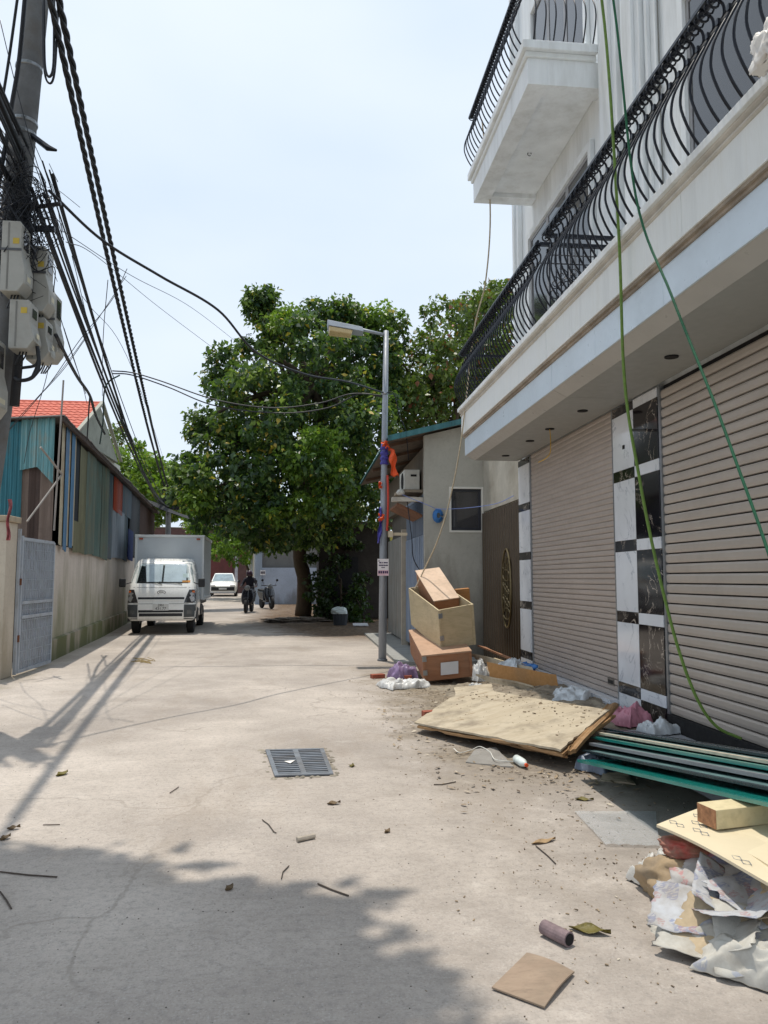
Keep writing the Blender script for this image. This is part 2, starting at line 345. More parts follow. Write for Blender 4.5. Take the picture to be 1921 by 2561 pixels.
JOINT = M('joint_dirt', c(160, 148, 134), .9, .3, 6.)
IRON = M('black_iron', c(26, 30, 40), .35, .2, 12., metal=.3, bump=.05)
SLAT = M('shutter_enamel', c(178, 168, 158), .42, .05, 1.5, metal=.1, bump=.03, dirt=c(146, 136, 126), damt=.3, dscale=1.2)
SLAT2 = M('shutter_enamel_dark', c(180, 169, 161), .38, .05, 1.5, metal=.15, bump=.03, dirt=c(150, 139, 130), damt=.3, dscale=1.2)
DARK = M('dark_void', c(22, 21, 22), .9, .2)
MARW = m_marble('white_marble', c(226, 229, 234), c(168, 174, 184), 1.6, .02)
MARB = m_marble('black_marble', c(24, 20, 24), c(196, 184, 170), 2.4, .012)
STEEL = M('bare_steel', c(150, 154, 158), .35, .12, 6., metal=.7, bump=.05)
GLASSD = m_glass('dark_window_glass', alpha=.92, solid=(.05, .05, .055), rough=.06)
GREY = M('grey_plaster', c(184, 180, 168), .92, .14, 1.4, bump=.25, bscale=18, dirt=c(126, 118, 102), damt=.55, dscale=1.1)
GREYW = m_wall('grey_plaster_old', c(186, 184, 174), c(92, 86, 76), c(140, 134, 122), .3, 1.7, .8)
OLDWALL = m_wall('old_boundary_wall', c(214, 204, 194), c(104, 110, 70), c(150, 138, 124), .1, 1.7, .7)
CONC = M('pole_concrete', c(112, 114, 116), .9, .15, 5., bump=.2, bscale=50, dirt=c(100, 92, 80), damt=.5, dscale=3.)
GALV = M('galvanised_post', c(150, 156, 164), .5, .15, 5., metal=.35, bump=.08, stretch=(1, 1, .3), dirt=c(112, 108, 104), damt=.45)
CABLE = M('black_cable', c(28, 32, 40), .55, .2, 20., bump=0)
PLASTIC = M('grey_meter_plastic', c(170, 170, 164), .5, .08, 5., bump=.04, dirt=c(128, 122, 110), damt=.45)
RUBBER = M('tyre_rubber', c(28, 28, 30), .85, .2, 12.)
BRICK = M('red_brick', c(150, 82, 62), .9, .2, 14., bump=.3)
SACKW = M('white_sack', c(186, 182, 172), .8, .1, 8., bump=.35, bscale=22, dirt=c(150, 138, 118), damt=.6, dscale=4.)
SACKB = M('brown_sack', c(160, 138, 108), .85, .2, 6., bump=.35, bscale=18, dirt=c(110, 104, 96), damt=.6, dscale=5.)
PLYW = m_wood('plywood_face', c(170, 156, 132), c(190, 178, 156), (1.5, 5, 1), .55)
PLYE = m_wood('plywood_edge', c(136, 104, 70), c(170, 134, 92), (4, 4, 40))
CRATE = m_wood('crate_board', c(142, 96, 68), c(166, 118, 86), (1, 1, 8))
CRATEY = m_wood('yellow_plywood', c(182, 166, 132), c(200, 184, 150), (1, 1, 5))
TOPB = m_wood('new_plywood', c(206, 178, 152), c(218, 192, 168), (2, 2, 2))
BARK = M('bark', c(82, 70, 58), .95, .3, 8., bump=.6, bscale=14, stretch=(1, 1, .3), dirt=c(60, 66, 44), damt=.4)
WPAINT = M('white_paint', c(236, 236, 232), .25, .03, 2., bump=0, coat=.5)
TEAL = M('teal_glass_edge', c(30, 126, 118), .12, .12, 6., bump=0, spec=.8)

# ------------------------------------------------------------------ setting
ys = [-40, 20, 80, 600]
MB().grid(lambda u, v: ((u-.5)*900, ys[round(v*3)], gz(ys[round(v*3)])-.012), 1, 3).build('ground', M('dry_soil', c(128, 112, 88), .95, .25, .8, bump=.4), None)['kind'] = 'structure'
yl = [-14, 20, 80]
lane = MB().grid(lambda u, v: (-8.5+u*12.1, yl[round(v*2)], gz(yl[round(v*2)])), 1, 2).build('lane', LANE); lane['kind'] = 'structure'

# ------------------------------------------------------------------ the two shop houses on the right
FX = 3.25                      # facade line
def railing(house, Y0, Y1, x0, z0, near_return=False, far_return=False):
    r = MB()
    r.box(x0-.045, x0+.02, Y0, Y1, z0+.81, z0+.832)
    r.tube([(x0-.015, Y0, z0+.845), (x0-.015, Y1, z0+.845)], .016, 6)
    rl = r.build('handrail', IRON, house)
    for k, (dx, dz) in enumerate(((-.0, .60), (.012, .63), (.024, .66))):
        MB().tube([(x0+dx-.01, Y0, z0+dz), (x0+dx-.01, Y1, z0+dz)], .005, 4).build('neck_rod', STEEL if k == 1 else IRON, house)
    n = int((Y1-Y0)/.115); bar = None
    for i in range(n):
        y = Y0+.06+i*.115
        if bar is None:
            P = [Vector((p[0], y, p[1])) for p in [(q.x, q.y) for q in rail_profile2(x0, z0)]]
            bar = MB().tube(P, .0085, 6).build('railing_bar', IRON, house, smooth=True)
            ring = MB().tube([(x0-.015+.034*math.cos(t*math.pi/5), y+.03, z0+.772+.034*math.sin(t*math.pi/5)) for t in range(10)], .0075, 5, closed=True).build('railing_ring', IRON, house, smooth=True)
            sc_ = MB().tube([(x0-.012+.03*math.cos(t*math.pi/4), y-.028+.004*math.sin(t), z0+.775+.03*math.sin(t*math.pi/4)) for t in range(8)], .0065, 4, closed=True).build('railing_scroll', IRON, house, smooth=True)
            col_ = bx(x0-.02, x0-.005, y-.012, y+.012, z0+.61, z0+.645).build('railing_collar', IRON, house); y00 = y
        else:
            [part_copy(q_, house, (0, y-y00, 0)) for q_ in (bar, ring, sc_, col_)]
    for flag, y in ((near_return, Y0), (far_return, Y1)):
        if not flag: continue
        s = MB().box(x0, FX-.002, y-.022, y+.022, z0+.80, z0+.832); s.tube([(x0, y, z0+.62), (FX-.002, y, z0+.62)], .007, 4); s.build('return_rail', IRON, house)
        sx = x0+.1; b0 = None
        while sx < FX-.04:
            if b0 is None:
                b0 = MB().tube([(sx, y, z0+.01), (sx, y, z0+.81)], .008, 5).build('return_bar', IRON, house); sx0 = sx
                sc = MB()
                for (cx_, cz_, sg_) in ((.0, .42, 1), (.0, .3, -1)):
                    sc.tube([(sx+.06+sg_*(.008+.0055*t)*math.cos(t*.75), y, z0+cz_+(.008+.0055*t)*math.sin(t*.75)) for t in range(12)], .006, 4)
                s0 = sc.build('return_scroll', IRON, house)
            else: part_copy(b0, house, (sx-sx0, 0, 0)); part_copy(s0, house, (sx-sx0, 0, 0))
            sx += .118
def rail_profile2(x0, z0): return [Vector((p.x, p.y, 0)) for p in rail_profile_v(x0, z0)]
def rail_profile_v(x0, z0):
    pts = [(x0, z0), (x0-.03, z0+.03), (x0-.085, z0+.12), (x0-.128, z0+.235), (x0-.13, z0+.32), (x0-.11, z0+.41), (x0-.066, z0+.5), (x0-.02, z0+.58),
           (x0+.018, z0+.655), (x0+.03, z0+.70), (x0+.02, z0+.745), (x0-.012, z0+.762), (x0-.03, z0+.75)]
    return spline([(a, b, 0) for a, b in pts], 3)
def shutter(house, Y0, Y1, z0, z1, pitch, mat, name='roller_shutter', back=None, lip=.006):
    back = back or DARK
    sh = bx(FX+.03, FX+.05, Y0, Y1, z0, z1).build(name, back, house)
    prof = [(FX+.026, 0), (FX+.006, .004), (FX-.001, pitch*.3), (FX-.001, pitch*.7), (FX+.007 if lip > .003 else FX+.001, pitch-lip), (FX+.026, pitch-lip*.7)]
    s0 = MB().prism(prof, Y0+.01, Y1-.01).build('slat', mat, sh)
    z = z0; n = 0
    while z < z1-pitch*.5:
        if n == 0: s0.location.z = z
        else: part_copy(s0, sh, (0, 0, z))
        z += pitch; n += 1
    for y in (Y0-.012, Y1-.028): bx(FX-.012, FX+.03, y, y+.04, z0-.02, z1).build('guide_rail', STEEL, sh)
    return sh
def tiled(house, Y0, Y1, main, stripe, base, z0=.03):
    """a column of tall tiles with thin contrasting bands between them"""
    zs = [.35, 1.066, 1.777, 2.495]; hb = .055; prev = z0; tiles = []
    for z in zs: tiles += [(prev, z-hb, main), (z-hb, z+hb, stripe)]; prev = z+hb
    tiles += [(prev, 3.12, main), (3.12, 3.21, stripe)]
    for a, b, m in tiles: bx(FX-.02, FX-.002, Y0+.0015, Y1-.0015, a+.0015, b-.0015).build('tile', m, house, bevel=.0015)
    bx(FX-.002, FX+.05, Y0, Y1, z0, 3.21).build(base, DARK, house)
def canopy(house, Y0, Y1, left_end):
    """soffit, blue fascia panel, white moulded band and coping of the first-floor balcony"""
    bx(2.56, FX-.03, Y0, Y1, 3.222, 3.30).build('soffit_board', SOFFIT, house)
    MB().prism([(2.425, 3.29), (2.56, 3.222), (2.56, 3.30), (2.43, 3.34)], Y0, Y1).build('soffit_edge', SOFSLOPE, house)
    n = 0; y = Y0
    while y < Y1-.05:
        y2 = min(Y1, y+1.22); bx(2.412, 2.426, y+.001, y2-.001, 3.29, 3.55).build('fascia_panel', BLUEF, house, bevel=.002); y = y2
    MB().prism([(2.395, 3.552), (2.46, 3.552), (2.46, 3.60), (2.372, 3.60), (2.372, 3.575), (2.395, 3.575)], Y0, Y1).build('drip_joint', JOINT, house)
    y = Y0
    while y < Y1-.05:
        y2 = min(Y1, y+2.06); bx(2.36, 2.5, y+.0015, y2-.0015, 3.60, 3.89).build('fascia_band', FASCIA, house, bevel=.002); y = y2
    MB().prism([(2.352, 3.885), (2.34, 3.893), (2.34, 3.905), (2.36, 3.912), (2.33, 3.93), (2.33, 3.945), (2.6, 3.945), (2.6, 3.885)], Y0, Y1).build('moulding', M('dusty_moulding', c(198, 194, 186), .85, .15, 5.), house)
    bx(2.30, 3.2, Y0, Y1, 3.9455, 4.0).build('coping', WHITE, house, bevel=.004)
    bx(2.43, FX, Y0+.02, Y1-.02, 3.302, 3.94).build('balcony_slab', FASCIA, house)
def opening(house, Y0, Y1, z0, z1, mat_f=WHITE, mull=1, deep=.1):
    w_ = MB()
    for a, b, e, f in ((Y0-.09, Y0, z0-.09, z1+.09), (Y1, Y1+.09, z0-.09, z1+.09), (Y0, Y1, z1, z1+.09), (Y0, Y1, z0-.09, z0)): w_.box(FX-.045, FX+.01, a, b, e, f)
    wd = w_.build('window', mat_f, house, bevel=.006)
    for i in range(mull+1):
        a = Y0+(Y1-Y0)*i/(mull+1); b = Y0+(Y1-Y0)*(i+1)/(mull+1)
        fr = MB()
        for p, q, e, f in ((a, a+.05, z0, z1), (b-.05, b, z0, z1), (a+.05, b-.05, z0, z0+.05), (a+.05, b-.05, z1-.05, z1)): fr.box(FX-.012, FX+.02, p+.001, q-.001, e+.001, f-.001)
        fr.build('sash', M('sash_grey', c(150, 150, 152), .5, .05), wd)
        bx(FX-.004, FX+.004, a+.05, b-.05, z0+.05, z1-.05).build('pane', GLASSD, wd)

A = thing('shop_house', 'near white shop house with beige roller shutter and black marble tiles', 'house', (4.6, 4.9, 0))
Bh = thing('shop_house', 'far white shop house with white marble pillars and an upper balcony', 'house', (4.6, 9.2, 0))
bx(FX+.052, 6.5, 2.0, 7.188, .0, 3.94).build('wall', WHITE, A); bx(FX+.012, 6.5, 2.0, 7.16, 3.941, 11.5).build('upper_wall', WHITE, A)
bx(FX+.052, 6.5, 7.192, 11.28, .0, 3.94).build('wall', WHITE, Bh); bx(FX+.012, 6.5, 7.19, 11.25, 3.941, 11.5).build('upper_wall', WHITE, Bh)
canopy(A, 2.4, 7.186, False); canopy(Bh, 7.192, 11.26, True)
tiled(A, 6.67, 7.186, MARB, MARW, 'pillar_core'); tiled(Bh, 7.192, 7.70, MARW, MARB, 'pillar_core'); tiled(Bh, 10.72, 11.27, MARW, MARB, 'pillar_core')
shutter(A, 3.3, 6.655, .26, 3.215, .0885, SLAT, lip=.011); shutter(Bh, 7.72, 10.70, .215, 3.215, .0615, SLAT2, back=SLAT2, lip=.002)
bx(FX-.15, FX+.05, 7.71, 10.71, .02, .175).build('threshold', M('grey_threshold', c(150, 152, 156), .8, .15), Bh); bx(FX-.11, FX+.05, 7.71, 10.71, .176, .21).build('sill_strip', MARW, Bh)
bx(FX-.6, FX+.05, 2.4, 6.66, .02, .12).build('threshold', MATS['grey_threshold'], A); bx(FX-.02, FX+.05, 3.3, 6.655, .121, .255).build('shutter_gap_shade', DARK, A)  # dark block stands in for the shaded gap under the raised shutter
# brand plate at the shutter corner
bx(FX-.006, FX+.004, 7.86, 8.03, .33, .40).build('maker_plate', M('plate_grey', c(112, 104, 96), .6), Bh)
for i in range(4): bx(FX-.008, FX-.005, 7.872+i*.037, 7.898+i*.037, .345, .385).build('plate_mark', DARK, Bh)
railing(A, 2.6, 7.10, 2.35, 4.0, False, True); railing(Bh, 7.30, 11.2, 2.35, 4.0, True, True)
# pilasters and upper windows
for hs, y0, y1, d in ((Bh, 7.25, 7.72, .07), (A, 6.70, 7.12, .07), (A, 6.45, 6.68, .03), (Bh, 10.95, 11.24, .06)):
    bx(FX-d, FX+.011, y0, y1, 3.99, 11.4).build('pilaster', WHITE, hs, bevel=.006)
    bx(FX-d-.035, FX-d, y0+.1, y1-.1, 4.02, 11.3).build('pilaster_panel', WHITE, hs, bevel=.004)
opening(Bh, 8.15, 10.5, 4.15, 6.35, mull=2); opening(A, 3.2, 5.93, 4.12, 6.42, mull=1)
opening(Bh, 8.2, 10.2, 7.45, 9.6, mull=2); opening(A, 3.2, 5.93, 7.6, 9.6, mull=1)
# second balcony on the far house
ub = MB(); ub.box(2.4, 2.62, 7.76, 10.46, 6.84, 7.14); ub.box(2.62, FX+.01, 7.76, 7.98, 6.84, 7.14); ub.box(2.62, FX+.01, 10.24, 10.46, 6.84, 7.14); ub.box(2.62, FX+.01, 7.98, 10.24, 6.90, 7.14)
ub.build('upper_balcony_slab', WHITE, Bh, bevel=.003)
bx(2.37, FX-.075, 7.73, 10.49, 7.141, 7.20).build('upper_moulding', FASCIA, Bh, bevel=.008); bx(2.33, FX-.075, 7.68, 10.53, 7.201, 7.30).build('upper_coping', WHITE, Bh, bevel=.008)
hk = MB().tube([(2.85+.025*math.cos(t*.9), 9.2, 6.885+.025*math.sin(t*.9)) for t in range(7)], .006, 4); hk.build('ceiling_hook', IRON, Bh)
railing(Bh, 7.76, 10.46, 2.38, 7.3)
x = 2.46; b0 = None
MB().box(2.36, FX-.08, 7.74, 7.76, 8.11, 8.132).tube([(2.37, 7.75, 7.92), (FX-.08, 7.75, 7.92)], .006, 4).build('end_rail', IRON, Bh)
for i in range(7):
    if b0 is None: b0 = MB().tube([(x, 7.75+(p.x-2.38), p.y) for p in rail_profile_v(2.38, 7.3)], .0085, 6).build('end_bar', IRON, Bh, smooth=True)
    else: part_copy(b0, Bh, (i*.112, 0, 0))
# recessed lights and a loose wire in the soffit
for hs, lst in ((A, ((2.92, 5.75), (2.9, 4.3))), (Bh, ((2.93, 7.75), (2.9, 9.55), (2.9, 10.75), (2.9, 8.75)))):
    for x_, y_ in lst: MB().lathe([(.055, 3.212), (.055, 3.2215), (.042, 3.2215)], 16, (x_, y_, 0)).build('downlight_hole', DARK, hs, smooth=False)
MB().tube(spline([(2.9, 8.75, 3.215), (2.905, 8.74, 3.05), (2.9, 8.76, 2.93), (2.86, 8.82, 2.87), (2.8, 8.9, 2.84)]), .005, 5).build('loose_wire', M('yellow_wire', c(214, 170, 40), .5), Bh)
MB().tube([(FX-.02, 6.93, 2.86), (FX-.17, 6.9, 2.85)], .014, 8).build('wall_stub', STEEL, A)
bx(FX-.024, FX-.02, 7.40, 7.45, 2.76, 2.80).build('tile_patch', DARK, Bh)
MB().tube([(FX-.01, 6.43, 4.0), (FX-.01, 6.43, 11.2)], .006, 4).tube([(FX-.02, 6.4, 5.95), (FX-.06, 6.47, 5.99), (FX-.05, 6.43, 5.93)], .02, 5).build('cable_run', M('wire_grey', c(120, 118, 112), .7), A)

# ------------------------------------------------------------------ grey plaster house with the brown gate
G = thing('plaster_house', 'small grey plaster house with teal roof edge and brown folding gate', 'house', (3.2, 14.5, 0))
gw = MB(); W0, W1, V0, V1 = 2.66, 3.24, 2.31, 3.09; YF = 13.7
for a, b, e, f in ((2.18, W0, .0, 4.02), (W1, 3.30, .0, 4.02), (W0, W1, .0, V0), (W0, W1, V1, 4.02)): gw.box(a, b, YF, YF+.12, e, f)
gw.hexa([(2.18, YF, 4.021), (3.30, YF, 4.021), (3.30, YF+.12, 4.021), (2.18, YF+.12, 4.021), (2.18, YF, 4.05), (3.30, YF, 4.33), (3.30, YF+.12, 4.33), (2.18, YF+.12, 4.05)])
gw.build('front_wall', GREYW, G)
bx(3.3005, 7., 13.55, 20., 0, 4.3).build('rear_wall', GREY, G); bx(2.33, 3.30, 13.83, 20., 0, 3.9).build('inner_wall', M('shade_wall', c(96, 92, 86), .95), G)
bx(FX+.06, 7., 11.29, 13.549, 0, 3.1).build('side_wall', GREY, G); bx(FX+.02, FX+.06, 11.29, 13.69, 2.66, 4.05).build('lintel', GREY, G)
wf = MB()
for a, b, e, f in ((W0-.025, W0+.01, V0-.025, V1+.025), (W1-.01, W1+.025, V0-.025, V1+.025), (W0+.01, W1-.01, V1-.01, V1+.025), (W0+.01, W1-.01, V0-.025, V0+.01)): wf.box(a, b, YF-.015, YF+.02, e, f)
wn = wf.build('window', M('window_white', c(222, 220, 212), .6, .05), G)
sf = MB()
for a, b, e, f in ((W0+.011, W0+.06, V0+.011, V1-.011), (W1-.06, W1-.011, V0+.011, V1-.011), (W0+.06, W1-.06, V1-.06, V1-.011), (W0+.06, W1-.06, V0+.011, V0+.06)): sf.box(a, b, YF+.03, YF+.07, e, f)
sf.build('sash', M('sash_black', c(44, 46, 54), .4, .1), wn); bx(W0+.06, W1-.06, YF+.045, YF+.05, V0+.06, V1-.06).build('pane', GLASSD, wn)
# brown folding gate in line with the shop fronts
gt = bx(FX+.045, FX+.055, 11.30, 13.68, .05, 2.64).build('folding_gate', DARK, G); gm = M('gate_brown', c(84, 72, 58), .4, .12, 6., metal=.4, bump=.05)
s0 = MB().prism([(FX-.03, 11.335), (FX-.01, 11.310), (FX+.04, 11.310), (FX+.04, 11.40), (FX-.01, 11.40), (FX-.03, 11.375)], .06, 2.62, axis='z').build('gate_slat', gm, gt)
for i in range(1, 17): part_copy(s0, gt, (0, i*.14, 0))
orn = MB(); gold = M('gate_ornament', c(120, 106, 76), .35, .2, 8., metal=.6)
orn.tube([(FX-.042, 11.95+.27*math.cos(t*math.pi/18), 1.30+.62*math.sin(t*math.pi/18)) for t in range(36)], .016, 5, closed=True)
for k in range(5): orn.tube([(FX-.042, 11.95+.2*math.cos(t*.5), .9+.2*k+.09*math.sin(t*.5+k)) for t in range(13)], .011, 4, closed=True)
for k in range(-2, 3): orn.box(FX-.052, FX-.034, 11.95+k*.1-.01, 11.95+k*.1+.01, 1.3-.5*(1-abs(k)*.25), 1.3+.5*(1-abs(k)*.25))
orn.build('gate_ornament', gold, gt)
# teal roof, eave over the side
TEALM = m_tin('teal_roof', c(66, 120, 126), c(90, 70, 52), .25)
rf = MB()
def rfn(u, v):
    yy = 13.45+v*7.; xx = 1.5+u*5.6; return (xx, yy, 3.985+.25*(xx-1.53)+.014*math.sin(yy/.1*2*math.pi))
rf.grid(rfn, 4, 280, thick=.006); rfo = rf.build('roof', TEALM, G)
MB().grid(lambda u, v: (1.52+u*1.78, 13.47+v*6.9, 3.945+.25*(1.52+u*1.78-1.53)-.012), 2, 2, thick=.004).build('eave_lining', m_tin('eave_old', c(120, 108, 96), c(80, 66, 54), .6, .9, 0.), rfo)
MB().hexa([(1.49, 13.41, 3.885), (7.1, 13.41, 5.29), (7.1, 13.45, 5.29), (1.49, 13.45, 3.885), (1.49, 13.41, 3.985), (7.1, 13.41, 5.39), (7.1, 13.45, 5.39), (1.49, 13.45, 3.985)]).build('verge_flashing', TEALM, rfo)
for yy in (13.9, 15.5, 17.2, 19.): MB().obox((1.55, yy, 3.86), (1.7, 0, .42), (0, .05, 0), (0, 0, .06)).build('rafter', M('rafter_rust', c(96, 74, 58), .9, .3), G)
# side: blue-grey doors, bars, corrugated fence
BG = m_tin('door_blue_grey', c(142, 156, 176), c(110, 96, 84), .25, .55, .1)
for i in range(3):
    y0 = 13.83+i*.83; d = bx(2.19, 2.22, y0+.005, y0+.825, .14, 2.25).build('metal_door', BG, G)
    for q in (.06, .28, .5, .72): bx(2.178, 2.19, y0+q, y0+q+.03, .16, 2.23).build('door_rib', BG, d)
for i in range(26): bx(2.195, 2.215, 13.85+i*.095, 13.872+i*.095, 2.26, 2.95).build('door_bar', BG, G)
bx(2.19, 2.225, 13.83, 16.32, 2.951, 3.0).build('door_head', BG, G); bx(2.19, 2.32, 13.83, 20., 3.0, 3.86).build('side_panel', M('side_board', c(112, 104, 92), .95, .25, 3., stretch=(1, 6, .3)), G)
cs_ = MB(); corr(cs_, (2.22, 19.9), (2.22, 16.4), .1, 2.4, .015, .11); cs_.build('fence_sheet', m_tin('fence_grey', c(150, 150, 146), c(112, 88, 66), .4), G)
bx(2.1, 2.24, 16.33, 16.42, .05, 2.5).build('fence_post', M('post_beige', c(176, 166, 150), .9, .15), G)
bx(1.6, 3.3, 13.0, 20., .002, .05).build('door_step', M('step_cement', c(150, 150, 146), .9, .15), G)
bx(1.75, 2.19, 14.0, 14.7, 3.04, 3.09).build('shelf', M('shelf_cement', c(150, 138, 120), .9, .25), G)
bx(1.62, 2.19, 13.92, 14.05, 2.86, 2.94).build('canopy_beam', M('beam_white', c(206, 200, 188), .8, .2), G)
MB().hexa([(1.72, 13.94, 2.80), (2.18, 13.94, 2.58), (2.18, 15.2, 2.58), (1.72, 15.2, 2.80), (1.72, 13.94, 2.84), (2.18, 13.94, 2.62), (2.18, 15.2, 2.62), (1.72, 15.2, 2.84)]).build('small_awning', M('awning_rust', c(120, 84, 62), .9, .3), G)
ac = thing('air_conditioner', 'white outdoor air conditioner unit under the teal roof eave', 'air conditioner', (1.98, 14.4, 3.09))
WAC = M('ac_white', c(206, 206, 198), .5, .08, 4., dirt=c(150, 140, 124), damt=.4)
bx(1.86, 2.15, 14.05, 14.75, 3.095, 3.47).build('casing', WAC, ac, bevel=.012); MB().lathe([(.15, 1.848), (.15, 1.86), (.13, 1.86)], 20, (0, 14.3, 3.28), 'x').build('fan_grille', DARK, ac)
bx(1.98, 2.09, 14.044, 14.05, 3.34, 3.38).build('vent_slot', DARK, ac)
lampw = MB().lathe([(.02, 0), (.07, .01), (.08, .05), (.05, .1), (.015, .11)], 14, (1.78, 13.98, 2.98)); tag(lampw.build('wall_lamp', M('lamp_white', c(226, 224, 216), .4), smooth=True), 'round white lamp below the air conditioner', 'lamp')
sp = MB()
for k in range(7): sp.tube([(2.42+.09*math.cos(t*.5), 13.66, 2.58+.12*math.sin(t*.5)) for t in range(13)], .012, 5) if k == 0 else sp.tube([(2.42+(.09-.008*k)*math.cos(t*.5), 13.66-.012*k, 2.58+(.12-.01*k)*math.sin(t*.5)) for t in range(13)], .012, 5)
tag(sp.build('hose_coil', M('blue_hose', c(58, 122, 190), .5), smooth=True), 'coil of bright blue hose hanging on the grey wall', 'hose')
tag(MB().tube(spline([(1.78, 13.95, 3.0), (2.25, 13.62, 2.76), (2.42, 13.6, 2.70), (2.8, 13.2, 2.68), (3.1, 12.2, 2.66), (3.22, 11.5, 2.72)]), .006, 5).build('washing_line', M('line_blue', c(120, 140, 200), .6)), 'thin blue and white line strung past the grey house window', 'line')
tag(MB().tube(spline([(1.9, 13.98, 2.9), (1.93, 13.6, 2.2), (1.95, 13.5, 1.8), (2.12, 13.55, 1.55), (2.3, 13.6, 1.5)]), .009, 5).build('drain_hose', CABLE), 'dark hose hanging down in front of the blue-grey doors', 'hose')

# ------------------------------------------------------------------ left wall, gate and tin shed
LW = lambda y: -4.24-.099*(y-12.2)
bw = thing('boundary_wall', 'old stained boundary wall with green algae and a low plinth on the left', 'wall', (-5, 20, 0))
MB().hexa([(LW(13.9), 13.9, 0), (LW(34.), 34., 0), (LW(34.)-.2, 34., 0), (LW(13.9)-.2, 13.9, 0), (LW(13.9), 13.9, 2.05), (LW(34.), 34., 2.2), (LW(34.)-.2, 34., 2.2), (LW(13.9)-.2, 13.9, 2.05)]).build('wall', OLDWALL, bw)
MB().hexa([(LW(13.9)+.06, 13.9, 0), (LW(34.)+.06, 34., 0), (LW(34.)+.001, 34., 0), (LW(13.9)+.001, 13.9, 0), (LW(13.9)+.06, 13.9, .35), (LW(34.)+.06, 34., .5), (LW(34.)+.001, 34., .53), (LW(13.9)+.001, 13.9, .37)]).build('plinth', m_wall('plinth_render', c(168, 158, 142), c(84, 92, 44), c(120, 108, 92), .1, .7), bw)
gp = thing('gate_pillar', 'rendered gate pillar at the left edge of the lane', 'pillar', (-4.6, 12., 0))
bx(-5.2, -4.29, 11.7, 12.12, 0, 2.28).build('shaft', m_wall('pillar_render', c(204, 194, 178), c(140, 128, 104), c(150, 138, 120), .1, .8, .5), gp, bevel=.01); bx(-5.24, -4.25, 11.66, 12.16, 2.281, 2.37).build('cap', M('cap_cement', c(176, 162, 140), .95, .2, 6., dirt=c(110, 96, 76), damt=.6), gp, bevel=.01)
mg = thing('metal_gate', 'open grey metal gate with a fine grid of bars against the left wall', 'gate', (-4.25, 12.9, 0))
GG = M('gate_grey_paint', c(172, 180, 190), .5, .1, 5., bump=.06, dirt=c(112, 104, 98), damt=.35, dscale=4.)
g0, g1 = Vector((-4.235, 12.2, 0)), Vector((-4.225, 13.72, 0)); gd = (g1-g0).normalized()
def gbar(nm, p, q, z0, z1, t=.035, dx=0., par=mg):
    a = g0+gd*p; n_ = Vector((gd.y, -gd.x, 0)); return MB().obox(a+n_*dx+Vector((0, 0, z0)), gd*(q-p), -n_*t, (0, 0, z1-z0)).build(nm, GG, par)
gbar('frame_stile', 0, .05, .03, 2.1); gbar('frame_stile', 1.47, 1.52, .03, 2.06); gbar('frame_rail', .05, 1.47, .03, .08); gbar('frame_rail', .05, 1.47, 2.03, 2.08)
gbar('backing_sheet', .05, 1.47, .08, 2.03, .004, -.03)
for z in (.84, 1.06): gbar('lock_rail', .05, 1.47, z, z+.05, .03, .012)
v0 = h0 = None
for i in range(13): gbar('upright_bar', .12+i*.104, .134+i*.104, .08, 2.03, .012, -.005)
for i in range(12): gbar('cross_bar', .05, 1.47, .19+i*.155, .198+i*.155, .008, .006)
bx(-4.285, -4.245, 12.121, 12.17, .02, 2.2).build('hinge_post', GG, mg)
for z in (.5, 1.35): MB().lathe([(.03, z), (.03, z+.1)], 8, (-4.25, 12.18, 0)).build('hinge', M('rust', c(112, 70, 48), .9, .3), mg)
sh = thing('tin_shed', 'patched corrugated tin shed leaning above the left wall', 'shed', (-5.4, 18, 2.))
RUST = c(120, 78, 50)
tin = [m_tin('tin_teal', c(116, 168, 174), c(150, 150, 136), .7), m_tin('tin_deepteal', c(58, 124, 138), c(86, 84, 74), .55), m_tin('tin_greygreen', c(104, 120, 110), c(124, 104, 78), .65),
       m_tin('tin_stripe_blue', c(96, 140, 176), RUST, .5), m_tin('tin_cream', c(200, 190, 164), RUST, .55), m_tin('tin_slate', c(88, 106, 118), c(120, 96, 72), .6), m_tin('tin_red', c(168, 74, 54), c(120, 60, 44), .4),
       m_tin('tin_palegrey', c(150, 160, 172), c(112, 108, 100), .3), m_tin('tin_navy', c(42, 62, 120), c(70, 70, 80), .3), m_tin('board_dark', c(84, 68, 62), c(50, 44, 42), .6, .9, 0.), m_tin('board_brown', c(128, 112, 102), c(80, 68, 62), .6, .9, 0.),
       m_tin('tin_dark', c(48, 54, 62), c(40, 36, 36), .5), m_tin('tin_green', c(96, 120, 114), c(108, 92, 70), .6), m_tin('tin_olive', c(124, 124, 98), c(96, 88, 70), .5)]
# (y from, y to, bottom, top, material, outward lift)
SH = [(14.45, 14.72, 2.08, 4.3, 4, .06), (14.68, 14.95, 2.0, 4.3, 3, .09), (14.93, 15.2, 2.08, 4.32, 4, .07), (15.18, 15.45, 2.04, 4.34, 3, .10), (15.43, 15.72, 2.1, 4.34, 4, .06),
      (15.7, 16.4, 2.4, 4.3, 11, .03), (15.75, 16.9, 1.96, 2.6, 13, .07), (16.35, 17.1, 2.0, 4.2, 13, .05), (17.05, 18.2, 1.96, 4.2, 2, .07), (18.15, 19.2, 1.98, 4.2, 12, .05), (19.15, 20.3, 1.96, 4.2, 2, .07),
      (20.25, 21.2, 1.98, 4.2, 5, .03), (21.2, 22.9, 3.3, 4.2, 6, .06), (21.2, 22.2, 2.0, 3.35, 7, .04), (22.2, 23.6, 2.02, 3.4, 7, .05), (22.9, 25.2, 3.35, 4.2, 5, .05), (23.6, 24.6, 2.02, 3.4, 5, .03), (24.6, 25.8, 2.05, 3.0, 8, .06), (25.2, 28., 2.2, 4.2, 11, .02), (28., 34., 2.2, 4.2, 9, .0)]
